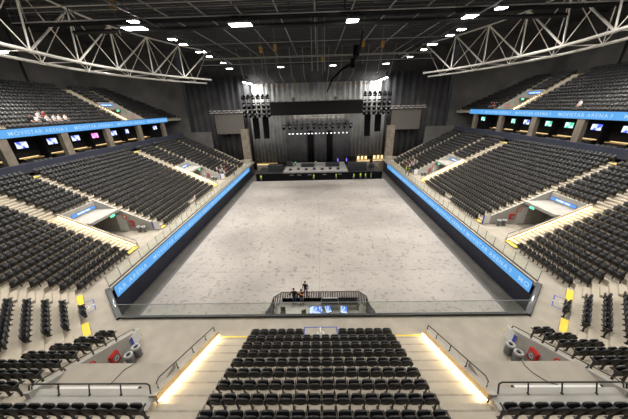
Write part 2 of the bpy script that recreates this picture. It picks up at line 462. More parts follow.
# ------------------------------------------------------------------ vomitories
def sideV(sg, y0, y1, near):
    fx = lambda poly: [(sg*x,y) for x,y in poly]
    w = MB()
    dmax = KS*T
    zt = lambda d,e: max(R/T*d+e, .35)
    # near wall (towards the lit stairs), far wall: tops follow the rake
    for ya,yb,e,x0 in ((y0-.18,y0,.66,XS-.30),(y1,y1+.18,.70,XS-.25)):
        w.prism(fx([(x0,ya),(XS+dmax+.1,ya),(XS+dmax+.1,yb),(x0,yb)]), 0, [zt(x0-XS,e),zt(dmax,e),zt(dmax,e),zt(x0-XS,e)])
    w.box(sg*(XS+dmax-.06), sg*(XS+dmax+.12), y0, y1, 2.6, KS*R+R+.12)   # parapet behind the slab
    w.box(sg*(XS+dmax), sg*30.0, y0-.18, y0, 0, 3.2); w.box(sg*(XS+dmax), sg*30.0, y1, y1+.18, 0, 3.2)
    w.box(sg*30, sg*30.2, y0-.2, y1+.2, 0, 3.2)
    w.box(sg*(XS+3.75), sg*30.0, y0, y1, 2.55, 2.82)                 # roof slab
    struct(w.build('wall_vomitory_'+SIDE[sg], M['wallcon']))
    where = ('near' if near else 'far') + ' vomitory on the ' + SIDE[sg]
    # cap board + light strip on the near wall
    c = thing('stair_light_rail', f'warm light strip and board along the stair wall of the {where}', 'light strip', (sg*XS, y0-.2, 0))
    bb = MB(); L_ = dmax
    bb.prism([(sg*-.3,-.03),(sg*L_,-.03),(sg*L_,.02),(sg*-.3,.02)], [zt(-.3,.50),zt(L_,.50),zt(L_,.50),zt(-.3,.50)], [zt(-.3,.70),zt(L_,.70),zt(L_,.70),zt(-.3,.70)])
    bb.build('cap_board', M['capwood'], c)
    bb = MB()
    bb.prism([(sg*-.25,-.06),(sg*L_,-.06),(sg*L_,-.03),(sg*-.25,-.03)], [zt(-.25,.40),zt(L_,.40),zt(L_,.40),zt(-.25,.40)], [zt(-.25,.47),zt(L_,.47),zt(L_,.47),zt(-.25,.47)])
    bb.build('light_strip', M['warm'], c)
    strip_lamp((sg*(XS-.25),y0-.30,zt(-.25,.46)), (sg*(XS+L_),y0-.30,zt(L_,.46)), (0,-1,0), STRIP)
    # thin handrail on the wall
    h = thing('handrail', f'slim black handrail on the stair wall of the {where}', 'handrail', (sg*XS, y0-.09, 0))
    p = [(-.28,.50),(-.28,.88),(1.6,1.78),(3.6,2.80)]
    bb = MB(); bb.tube([(sg*a,0,z) for a,z in p], .022, 8); bb.build('rail', M['steelblk'], h, True)
    for a in (.8, 2.0, 3.2):
        bb = MB(); bb.tube([(sg*a,0,R/T*a+.62),(sg*a,0,R/T*a+.98)], .016, 6); bb.build('bracket', M['steelblk'], h, True)
    # sign on the parapet
    s = thing('vomitory_sign', f'lit blue sign on the roof parapet of the {where}', 'sign', (sg*(XS+dmax-.09),(y0+y1)/2+.35,3.1))
    hl = (y1-y0)/2-.55
    bb = MB(); bb.box(0, sg*.02, -hl-.03, hl+.03, -.09, .25); bb.build('housing', M['steelblk'], s)
    bb = MB(); bb.box(0, -sg*.02, -hl, hl, -.07, .23); bb.build('panel', M['signblue'], s)
    me = sign_text
    o = bpy.data.objects.new('lettering', me); COL.objects.link(o); o.parent = s
    q = .62
    if sg < 0: o.matrix_local = Matrix(((0,0,1,.03),(1,0,0,-SW*q/2),(0,1,0,.0),(0,0,0,1))) @ Matrix.Diagonal((q,1,1,1))
    else: o.matrix_local = Matrix(((0,0,-1,-.03),(-1,0,0,SW*q/2),(0,1,0,.0),(0,0,0,1))) @ Matrix.Diagonal((q,1,1,1))
    # exit sign under the slab edge
    e = thing('exit_sign', f'small green exit sign under the roof edge of the {where}', 'exit sign', (sg*(XS+3.9),(y0+y1)/2+.9,2.28))
    bb = MB(); bb.box(0,sg*.08,-.3,.3,-.02,.24); bb.build('case', M['white'], e)
    bb = MB(); bb.box(0,-sg*.012,-.28,.28,0,.22); bb.build('panel', M['green'], e)
    # on the far wall: round red sign, door, hose reel; two bins and an information panel
    yw = y1-.005
    r_ = thing('round_red_sign', f'round red prohibition sign on the far wall of the {where}', 'sign', (sg*(XS+3.55),yw,1.75))
    bb = MB(); bb.tube([(sg*0,-.015,0),(0,.004,0)], .24, 20); bb.build('disc', M['white'], r_)
    ring(r_, sg, .24)
    d = thing('service_door', f'pale metal door in the far wall of the {where}', 'door', (sg*(XS+4.0),yw,0))
    bb = MB(); bb.box(-.5,.5,-.03,.004,0,2.0); bb.build('leaf', M['white'], d)
    bb = MB(); bb.box(.36,.42,-.07,-.03,.98,1.04); bb.build('handle', M['steelblk'], d)
    hc = thing('fire_hose_cabinet', f'red fire hose cabinet on the far wall of the {where}', 'fire hose cabinet', (sg*(XS+2.9),yw,.95))
    hose_parts(hc, 'y', sg)
    for j,(a,gr) in enumerate(((1.95,'outer'),(1.35,'inner'))):
        t = litter_bin((sg*(XS+a),y1-.42,0), f'grey litter bin in the {where}, the one {"deeper inside" if j==0 else "nearer the pit"}')
    ip = thing('information_panel', f'white information panel at the mouth of the {where}', 'information panel', (sg*(XS+.15),y1-.02,0))
    bb = MB(); bb.box(-.42,.42,-.03,.0,.12,1.15); bb.build('panel', M['white'], ip)
    bb = MB(); bb.box(-.42,-.26,-.036,-.03,.12,1.15); bb.build('blue_band', M['bluep'], ip)

def ring(parent, sg, r):
    bb = MB(); pts = [(r*math.cos(2*PI*i/24), -.02, r*math.sin(2*PI*i/24)) for i in range(25)]
    bb.tube(pts, .045, 6); bb.tube([(-r*.7,-.02,r*.7),(r*.7,-.02,-r*.7)], .035, 6); bb.build('red_ring', M['red'], parent)

def hose_parts(p, axis, sg):
    """cabinet against a wall; axis y: faces -y, axis x: faces towards the vomitory"""
    def bx(nm, m, u0,u1,w0,w1,z0,z1, par=p):
        bb = MB()
        if axis == 'y': bb.box(u0,u1,-w1,-w0,z0,z1)
        else: bb.box(-sg*w0,-sg*w1,u0,u1,z0,z1)
        return bb.build(nm, m, par)
    bx('cabinet_body', M['red'], -.24,.24,.0,.15,-.33,.33)
    d = bx('door', M['red'], -.23,.23,.15,.17,-.32,.32)
    bx('window', M['bin'], -.16,.16,.17,.18,-.22,.22, d)
    bb = MB(); c = []
    for i in range(25):
        a = 2*PI*i/24
        c.append(((.11*math.cos(a)), -.19, .11*math.sin(a)) if axis=='y' else (-sg*.19, .11*math.cos(a), .11*math.sin(a)))
    bb.tube(c, .012, 6); bb.build('hose_reel', M['white'], d)

BIN = None
def litter_bin(loc, label):
    global BIN
    if BIN is None:
        t = thing('litter_bin', label, 'litter bin', loc)
        bb = MB(); bb.lathe((0,0,0), [(.175,0),(.19,.02),(.21,.62),(.21,.64)], 24); bb.build('body', M['bin'], t, True)
        bb = MB()
        prof = [(.215,.60),(.225,.62),(.225,.72),(.205,.75),(.13,.75),(.115,.72),(.115,.64)]
        vs=[];n=24
        for r_,z in prof:
            for j in range(n): vs.append((r_*math.cos(2*PI*j/n),r_*math.sin(2*PI*j/n),z))
        fs=[(i*n+j,i*n+(j+1)%n,(i+1)*n+(j+1)%n,(i+1)*n+j) for i in range(len(prof)-1) for j in range(n)]
        bb.add(vs,fs); bb.build('lid', M['binlid'], t, True)
        bb = MB(); bb.lathe((0,0,0), [(.12,.642),(.12,.648)], 20); bb.build('opening', M['black'], t)
        BIN = t
    else:
        t = copy_tree(BIN); t.location = loc; t['label'] = label
    return t
def strip_lamp(p, q, inward, power):
    """the light thrown by a stair strip from p to q towards the stairs"""
    p, q = Vector(p), Vector(q); x = (q-p).normalized(); aim = (Vector(inward)+Vector((0,0,-.55))).normalized()
    z = -(aim-x*aim.dot(x)).normalized(); y = z.cross(x)
    la = bpy.data.lights.new('strip_light','AREA'); la.shape = 'RECTANGLE'; la.size = (q-p).length; la.size_y = .05
    la.energy = power; la.color = (1,.80,.48); la.spread = math.radians(170)
    o = bpy.data.objects.new('strip_light', la); COL.objects.link(o)
    m = Matrix.Identity(4)
    for i in range(3): m[i][0] = x[i]; m[i][1] = y[i]; m[i][2] = z[i]; m[i][3] = (p[i]+q[i])/2
    o.matrix_world = m
STRIP = 55
sign_text = text_mesh('movistar arena', .36, 'lettering', M['signtext'], 1.1)
SW = max(v.co.x for v in sign_text.vertices)
for sg in (-1,1):
    for i,(y0,y1) in enumerate(HOLES_S): sideV(sg, y0, y1, i == 0)

def post_rail(name, label, pts, posts, r=.024):
    """pts: rail polyline, posts: list of (foot, head)"""
    c = Vector(posts[0][0]); t = thing(name, label, 'handrail', c)
    bb = MB(); bb.tube([Vector(p)-c for p in pts], r, 8); bb.build('rail', M['steelblk'], t, True)
    for a,b_ in posts:
        bb = MB(); a = Vector(a)-c; q = Vector(b_)-c; bb.tube([a,q], r*.85, 8)
        bb.lathe(a, [(.05,0),(.05,.012)], 10); bb.build('post', M['steelblk'], t, True)
    return t
def nearV(sg):
    fx = lambda poly: [(sg*x,y) for x,y in poly]
    w = MB()
    zt = lambda y,e: R/T*(YN-y)+e
    y0, y1 = 10.62, 5.3
    y1 = 5.6
    w.prism(fx([(6.30,y0),(6.52,y0),(6.52,y1),(6.30,y1)]), 0, [zt(y0,.75),zt(y0,.75),zt(y1,.75),zt(y1,.75)])
    ya = 10.5
    w.prism(fx([(HX1-.05,ya),(HX1+.17,ya),(HX1+.17,y1),(HX1-.05,y1)]), 0, [zt(ya,.92),zt(ya,.92),zt(y1,.92),zt(y1,.92)])
    w.box(sg*6.3, sg*(HX1+.15), 5.16, 5.92, 2.3, 2.98)            # upstand behind the slab
    w.box(sg*6.5, sg*(HX1-.05), 2.4, 2.6, 0, 2.5)                 # end of the tunnel
    w.box(sg*6.3, sg*6.5, 2.5, 5.3, 0, 2.4); w.box(sg*HX1, sg*(HX1+.2), 2.5, 5.3, 0, 2.4)
    struct(w.build('wall_vomitory_near_'+SIDE[sg], M['wallcon']))
    s = MB(); s.box(sg*6.5, sg*(HX1-.05), 2.5, 7.2, 2.36, 2.62)
    struct(s.build('floor_vomitory_roof_'+SIDE[sg], M['concrete']))
    sd = SIDE[sg]
    # stair side: board, light strip, rail
    c = thing('stair_light_rail', f'warm light strip and board on the {sd} wall of the centre stairs', 'light strip', (sg*6.3,y0,0))
    X = lambda a: sg*(a-6.3)
    bb = MB()
    bb.prism([(X(6.20),0),(X(6.30),0),(X(6.30),y1-y0),(X(6.20),y1-y0)], [zt(y0,.46),zt(y0,.46),zt(y1,.46),zt(y1,.46)], [zt(y0,.78),zt(y0,.78),zt(y1,.78),zt(y1,.78)])
    bb.build('cap_board', M['capwood'], c)
    bb = MB()
    bb.prism([(X(6.165),0),(X(6.215),0),(X(6.215),y1-y0),(X(6.165),y1-y0)], [zt(y0,.40),zt(y0,.40),zt(y1,.40),zt(y1,.40)], [zt(y0,.45),zt(y0,.45),zt(y1,.45),zt(y1,.45)])
    bb.build('light_strip', M['warm'], c)
    strip_lamp((sg*6.14,y0,zt(y0,.46)), (sg*6.14,y1,zt(y1,.46)), (-sg,0,0), STRIP)
    x = sg*6.42
    rail = [(x,10.62,zt(10.6,.76)),(x,10.60,zt(10.6,1.10)),(x,10.4,zt(10.4,1.13)),(x,6.2,zt(6.2,1.2)),(x,6.02,zt(6.0,1.06)),(x,6.0,zt(6.0,.76))]
    posts = [((x,y,zt(y,.75)),(x,y,zt(y,1.16))) for y in (9.6,8.4,7.2)]
    post_rail('handrail', f'sloping black handrail on top of the {sd} centre stair wall', rail, posts)
    x = sg*(HX1+.06)
    rail = [(x,10.46,zt(10.46,.92)),(x,10.44,zt(10.44,1.10)),(x,10.3,zt(10.3,1.12)),(x,6.1,zt(6.1,1.14)),(x,5.85,zt(5.9,1.1)),(x,5.8,zt(5.8,.92))]
    posts = [((x,y,zt(y,.92)),(x,y,zt(y,1.13))) for y in (9.3,8.1,6.9)]
    post_rail('handrail', f'sloping black handrail on the outer wall of the near {sd} vomitory', rail, posts)
    z = 2.98
    xs = [6.62,7.72,8.95,10.2,11.28] if sg > 0 else [6.50,7.66,8.9,10.11,11.28]
    rail = [(sg*xs[0],5.7,z),(sg*(xs[0]+.02),5.82,z+.36),(sg*(xs[0]+.14),5.85,z+.42),(sg*(xs[-1]-.14),5.85,z+.42),(sg*(xs[-1]-.02),5.82,z+.36),(sg*xs[-1],5.7,z)]
    posts = [((sg*q,5.70,z),(sg*q,5.85,z+.42)) for q in xs[1:-1]]
    post_rail('handrail', f'level black guard rail above the near {sd} vomitory roof', rail, posts, .028)
    bt = thing('white_batten', f'white batten lying along the guard rail on the near {sd} vomitory roof', 'batten', (sg*(9.0 if sg<0 else 9.25),6.12,2.62))
    bb = MB(); hl = 1.7 if sg < 0 else 1.72
    bb.box(-hl,hl,-.05,.05,0,.09); bb.build('channel', M['white'], bt)
    bb = MB(); bb.box(-hl-.02,-hl+.06,-.04,.04,.02,.11); bb.box(hl-.06,hl+.02,-.04,.04,.02,.11); bb.build('end_cap', M['steelblk'], bt)
    cb = MB()
    pts = [(-8.22,7.22,2.60),(-8.22,7.21,2.66),(-8.40,7.05,2.635),(-8.55,6.9,2.635),(-8.60,6.65,2.635),(-8.66,6.4,2.635),(-8.75,6.25,2.64)]
    if sg > 0: pts = [(8.75,7.22,2.60),(8.75,7.21,2.66),(8.72,7.0,2.635),(8.80,6.7,2.635),(8.98,6.45,2.635),(9.15,6.3,2.64),(9.4,6.22,2.64)]
    cb.tube(pts, .014, 6)
    tag(cb.build('cable', M['steelblk'], None, True), f'thin black cable lying across the near {sd} vomitory roof', 'cable')
    hc = thing('fire_hose_cabinet', f'red fire hose cabinet on the outer wall of the near {sd} vomitory', 'fire hose cabinet', (sg*(HX1-.05),8.72,.84))
    hose_parts(hc, 'x', sg)
    ex = thing('round_red_sign', f'round red prohibition sign on the outer wall of the near {sd} vomitory', 'sign', (sg*(HX1-.06),7.68,1.72))
    bb = MB(); bb.tube([(sg*-.02,0,0),(sg*.01,0,0)], .2, 20); bb.build('disc', M['white'], ex)
    bb = MB(); bb.tube([(sg*-.025,.2*math.cos(2*PI*i/24),.2*math.sin(2*PI*i/24)) for i in range(25)], .035, 6); bb.tube([(sg*-.025,-.14,.14),(sg*-.025,.14,-.14)], .03, 6); bb.build('red_ring', M['red'], ex)
    litter_bin((sg*10.48,9.48,0), f'grey round litter bin in the near {sd} vomitory, the one next to the white panel')
    litter_bin((sg*10.56,9.0,0), f'grey round litter bin in the near {sd} vomitory, the one away from the white panel')
    ip = thing('information_panel', f'white panel with a blue band at the mouth of the near {sd} vomitory', 'information panel', (sg*(HX1-.08),10.2,0))
    bb = MB(); bb.box(0,-sg*.03,-.36,.40,.06,.86); bb.build('panel', M['white'], ip)
    bb = MB(); bb.box(-sg*.03,-sg*.037,-.36,-.18,.06,.86); bb.build('blue_band', M['bluep'], ip)
    bb = MB(); bb.box(0,-sg*.05,.40,.46,.3,.42); bb.build('yellow_tag', M['yellow'], ip)
nearV(-1); nearV(1)

# wheelchair bay markings on the walkway
def bay(label, loc, rz, w, h):
    t = thing('wheelchair_bay_marking', label, 'floor marking', loc, rz)
    bb = MB(); e = .06
    for x0,x1,y0,y1 in ((-w/2,w/2,h/2-e,h/2),(-w/2,w/2,-h/2,-h/2+e),(-w/2,-w/2+e,-h/2,h/2),(w/2-e,w/2,-h/2,h/2)): bb.box(x0,x1,y0,y1,.001,.005)
    bb.build('blue_outline', M['bluep'], t)
    bb = MB()
    pts = [(.2*math.cos(a),-.06+.2*math.sin(a),.004) for a in [math.radians(130+290*i/16) for i in range(17)]]
    for i in range(16):
        p, q = Vector(pts[i]), Vector(pts[i+1]); bb.tube([p,q], .03, 5)
    bb.tube([(-.02,.32,.004),(.0,.12,.004),(.16,.10,.004),(.24,-.12,.004)], .035, 5)
    bb.lathe((-.02,.40,.0), [(.06,0.002),(.06,.008)], 14)
    bb.build('pictogram', M['white'], t)
bay('blue outlined wheelchair bay in the gap of the centre front row', (.04,10.85,0), 0, 2.1, 1.0)
bay('blue outlined wheelchair bay on the left corner walkway beside two seats', (-16.9,13.2,0), -math.radians(43), 1.5, .9)
bay('blue outlined wheelchair bay on the right corner walkway beside two seats', (16.75,13.1,0), math.radians(43), 1.5, .9)

# ------------------------------------------------------------------ seats
PITCH = .521; SP = .472
def back_mesh():
    bb = MB(); n = 16; w, z0, z1 = .225, .44, .86
    # rounded upholstered pad, superellipse outline, puffed front and rear, tilted back
    cz, hz = (z0+z1)/2, (z1-z0)/2
    layers = [(-.045,.80),(-.035,.95),(0,1.),(.03,.95),(.042,.78)]
    vs = []
    for y,s_ in layers:
        for j in range(n):
            a = 2*PI*j/n; c, s = math.cos(a), math.sin(a)
            x = w*s_*math.copysign(abs(c)**.72, c); z = hz*s_*math.copysign(abs(s)**.78, s)
            vs.append((x, y-.20*(z+cz-.42), z+cz))
    fs = [(i*n+j,(i)*n+(j+1)%n,(i+1)*n+(j+1)%n,(i+1)*n+j) for i in range(4) for j in range(n)]
    fs += [tuple(range(n))[::-1], tuple(range(4*n,5*n))]
    fs = [f[::-1] for f in fs]
    bb.add(vs, fs); return bb.mesh('backrest', M['fabric'], True)
def shell_mesh():
    bb = MB(); n = 9; vs = []
    # curved plastic shell behind the pad: rim at the top, tucked under at the bottom
    prof = [(-.068,.70),(-.100,.69),(-.085,.55),(-.055,.40),(.0,.30),(.03,.30),(-.03,.42),(-.055,.56)]
    for y,z in prof:
        for j in range(n):
            u = -1+2*j/(n-1); x = u*.256
            vs.append((x, y+.03*u*u, z-(.05*u*u if z < .45 else 0)*-1))
    m = len(prof)
    fs = [(i*n+j,i*n+j+1,((i+1)%m)*n+j+1,((i+1)%m)*n+j) for i in range(m) for j in range(n-1)]
    fs += [tuple(i*n for i in range(m)), tuple(i*n+n-1 for i in range(m))[::-1]]
    bb.add(vs, fs); return bb.mesh('back_shell', M['plastic'], False)
def pan_mesh():
    bb = MB(); n = 14; vs = []
    for y,s_ in ((.06,.9),(.075,1.),(.13,1.),(.15,.85)):
        for j in range(n):
            a = 2*PI*j/n; c, s = math.cos(a), math.sin(a)
            x = .215*s_*math.copysign(abs(c)**.5,c); z = .19*s_*math.copysign(abs(s)**.5,s)
            vs.append((x, y+.10*z+.02, .55+z))
    fs = [(i*n+j,i*n+(j+1)%n,(i+1)*n+(j+1)%n,(i+1)*n+j)[::-1] for i in range(3) for j in range(n)]
    fs += [tuple(range(n)), tuple(range(3*n,4*n))[::-1]]
    bb.add(vs, fs); return bb.mesh('seat', M['fabric'], True)
def arm_mesh():
    bb = MB()
    bb.box(-.018,.018,-.02,.06,0,.60)                     # stanchion
    bb.box(-.05,.05,-.06,.12,0,.02)                       # foot plate
    bb.add([(-.024,-.13,.60),(.024,-.13,.60),(.024,.22,.56),(-.024,.22,.56),(-.024,-.13,.66),(.024,-.13,.66),(.024,.22,.61),(-.024,.22,.61)],
           [(3,2,1,0),(4,5,6,7),(0,1,5,4),(1,2,6,5),(2,3,7,6),(3,0,4,7)])
    bb.add([(-.014,-.02,.3),(.014,-.02,.3),(.014,-.16,.66),(-.014,-.16,.66),(-.014,.05,.3),(.014,.05,.3),(.014,-.08,.70),(-.014,-.08,.70)],
           [(0,1,2,3),(7,6,5,4),(0,4,5,1),(1,5,6,2),(2,6,7,3),(3,7,4,0)])
    return bb.mesh('armrest', M['frame'])
BM, SM, PM, AM = back_mesh(), shell_mesh(), pan_mesh(), arm_mesh()
N_IND = 0
def seat(loc, rz, label, group, last=False, sx=1.):
    global N_IND
    t = thing('arena_seat', label, 'seat', loc, rz, group); N_IND += 1
    t.scale = (sx,1,1)
    for nm, me, x in (('backrest',BM,0),('back_shell',SM,0),('seat',PM,0),('armrest',AM,-PITCH/2)) + ((('armrest',AM,PITCH/2),) if last else ()):
        o = bpy.data.objects.new(nm, me); COL.objects.link(o); o.parent = t
        if x: o.location = (x,0,0)
    return t
MASS = []                                                 # (x,y,z,rz) of the seats far from the camera
DB = -.24                                                 # back line of a row relative to the next riser

def row_d(k): return k*T + DB
# centre block: nine rows of sixteen, the front row with a gap for wheelchairs
for k in range(9):
    for i in range(16):
        if k == 0 and 6 <= i <= 9: continue
        rowname = 'front' if k == 0 else ORD[k]
        seat((.055+(i-7.5)*PITCH, YN-row_d(k), k*R), 0, f'black folding seat, {ORD[i]} place from the left in the {rowname} row of the centre block',
             'seats of the centre block', last=(i == 15 or (k == 0 and i == 5)))
for k in range(9, NN-1):
    for i in range(16): MASS.append((.055+(i-7.5)*PITCH, YN-row_d(k), k*R, 0))
for sg in (-1,1):
    sd = SIDE[sg]
    # row behind the near vomitory roof
    for k in range(8, NN-1):
        for j in range(int((V2(row_d(k))[0]-1.0-6.2)/PITCH)):
            x = sg*(6.42+PITCH*j); p = (x, YN-row_d(k)+(.22 if k == 8 else 0), k*R)
            if k == 8 and j < 10:
                seat(p, 0, f'black folding seat, {ORD[j]} from the centre stairs in the row behind the near {sd} vomitory', f'seats behind the near {sd} vomitory', last=(sg>0 and j==9) or (sg<0 and j==0))
            else: MASS.append((*p, 0))
    # block between vomitory and corner
    cnt = [2,3,4,5,6,7,7,8]; vis = [2,3,4,5,6,4,3,0]
    for k in range(8):
        for j in range(cnt[k]):
            p = (sg*((12.82 if k == 0 else 12.73)+PITCH*j), YN-row_d(k), k*R)
            if j < vis[k]:
                seat(p, 0, f'black folding seat, {ORD[j]} from the sloping handrail, {"front" if k==0 else ORD[k]} row right beside the near {sd} vomitory'.replace(' right beside',' beside'), f'seats beside the near {sd} vomitory', last=(sg>0 and j==cnt[k]-1) or (sg<0 and j==0))
            else: MASS.append((*p, 0))
    # corner block at 43 degrees
    cnt = [2,6,7,8,9,9,9,10,10,11,12,12,13,13,14,15,15,16,16]; vis = [2,6,7,8,5]; CP = .56
    for k in range(NS+1):
        d = row_d(k) + (.10 if k else 0); x1, y1 = V1(d)
        s0 = 3.1 if k == 0 else 2.5
        for j in range(cnt[k]):
            s = s0 + (.68 if k == 0 else CP)*j
            p = (sg*(x1+UX*s), y1+UY*s, k*R); rz = sg*math.radians(43)
            if k < 5 and j < vis[k]:
                seat(p, rz, f'black folding seat, {ORD[j]} from the side block in the {"front" if k==0 else ORD[k]} row of the {sd} corner', f'seats of the {sd} corner block', last=(sg<0 and j==0) or (sg>0 and j==cnt[k]-1), sx=CP/PITCH)
            else: MASS.append((*p, rz))
    # long side blocks
    for k in range(NS+1):
        d = row_d(k); ya = V1(d)[1]-.2
        segs = [(ya,19.9),(26.25,41.25),(47.95,55.2),(56.15,60.3)]
        if k > KS: segs += [(21.45,25.25),(43.0,46.95)]
        for si,(a,c) in enumerate(segs):
            n_ = int((c-a)/SP)
            for j in range(n_):
                y = (c-SP*(j+.5)) if si == 0 else a+SP*(j+.5)
                if k == 0 and 32.6 < y < 34.2: continue
                p = (sg*(XS+d), y, k*R); rz = sg*PI/2
                if si == 0 and k < 2 and j < 10:
                    seat(p, rz, f'black folding seat, {ORD[j]} from the lit stairs, {"front" if k==0 else "second"} row, near {sd} side block', f'seats of the near {sd} side block', last=(sg<0 and j==0), sx=SP/PITCH)
                else: MASS.append((*p, rz))
# upper tier
UT, UR, UX0, UZ = .78, .468, 35.0, 11.2
NU = 12
def yend_u(x): return 55.5+(47.0-x)*10.5/14.0-.9
UH = (47.5, 50.9)
for sg in (-1,1):
    for k in range(NU+1):
        x = UX0 + k*UT - .26
        segs = [(16.0,27.0),(28.2,45.6),(52.1,yend_u(x))]
        if k > 6: segs.append((47.5,50.95))
        for a,c in segs:
            for j in range(int((c-a)/SP)): MASS.append((sg*x, a+SP*(j+.5), UZ+k*UR, sg*PI/2))

def seat_mass():
    """every seat beyond the nearest ones: pad, shell, folded pan and stanchion of each"""
    V = []; F = []; Mi = []
    def bx(x0,x1,y0,y1,z0,z1,sh,mi):
        o = len(V)
        V.extend([(x0,y0,z0),(x1,y0,z0),(x1,y1,z0),(x0,y1,z0),(x0*.86,y0+sh,z1),(x1*.86,y0+sh,z1),(x1*.86,y1+sh,z1),(x0*.86,y1+sh,z1)])
        for f in [(3,2,1,0),(4,5,6,7),(0,1,5,4),(1,2,6,5),(2,3,7,6),(3,0,4,7)]: F.append(tuple(i+o for i in f)); Mi.append(mi)
    # pad as a rounded two-layer solid
    n = 10; o = len(V)
    for y,s_ in ((-.045,.9),(-.005,1.),(.045,.88)):
        for j in range(n):
            a = 2*PI*j/n+PI/n; c, s = math.cos(a), math.sin(a)
            x = .215*s_*math.copysign(abs(c)**.6,c); z = .22*s_*math.copysign(abs(s)**.7,s)+.64
            V.append((x, y-.20*(z-.42), z))
    for i in range(2):
        for j in range(n): F.append((o+i*n+j, o+(i+1)*n+j, o+(i+1)*n+(j+1)%n, o+i*n+(j+1)%n)); Mi.append(0)
    F.append(tuple(o+j for j in range(n))); Mi.append(0); F.append(tuple(o+2*n+j for j in range(n))[::-1]); Mi.append(0)
    bx(-.262,.262,-.06,-.03,.30,.64,-.045,1)
    bx(-.235,.235,.06,.14,.34,.72,.03,0)
    bx(-.255,-.225,-.10,.2,.57,.63,0,1); bx(-.252,-.226,-.02,.06,0,.58,0,1)
    V = np.array(V); nv = len(V); N = len(MASS)
    A = np.array(MASS)
    c, s = np.cos(A[:,3])[:,None], np.sin(A[:,3])[:,None]
    X = V[None,:,0]*c - V[None,:,1]*s + A[:,0:1]; Y = V[None,:,0]*s + V[None,:,1]*c + A[:,1:2]; Z = V[None,:,2] + A[:,2:3]
    co = np.stack([X,Y,Z],2).reshape(-1,3)
    ls = np.array([len(f) for f in F]); lv = np.concatenate([np.array(f) for f in F])
    loops = (lv[None,:] + (np.arange(N)*nv)[:,None]).ravel()
    tot = np.tile(ls, N); st = np.concatenate([[0], np.cumsum(tot)[:-1]])
    me = bpy.data.meshes.new('arena_seating')
    me.vertices.add(len(co)); me.vertices.foreach_set('co', co.ravel())
    me.loops.add(len(loops)); me.loops.foreach_set('vertex_index', loops.astype(np.int32))
    me.polygons.add(len(tot)); me.polygons.foreach_set('loop_start', st.astype(np.int32)); 
    try: me.polygons.foreach_set('loop_total', tot.astype(np.int32))
    except Exception: pass
    me.materials.append(M['fabric']); me.materials.append(M['plastic'])
    me.polygons.foreach_set('material_index', np.tile(np.array(Mi), N).astype(np.int32))
    me.update(calc_edges=True); me.validate()
    o = bpy.data.objects.new('arena_seating', me); COL.objects.link(o)
    return tag(o, 'thousands of black folding seats filling the side blocks and upper tiers', 'seating', 'far seats', 'stuff')
seat_mass()
print('individual seats', N_IND, 'mass', len(MASS))

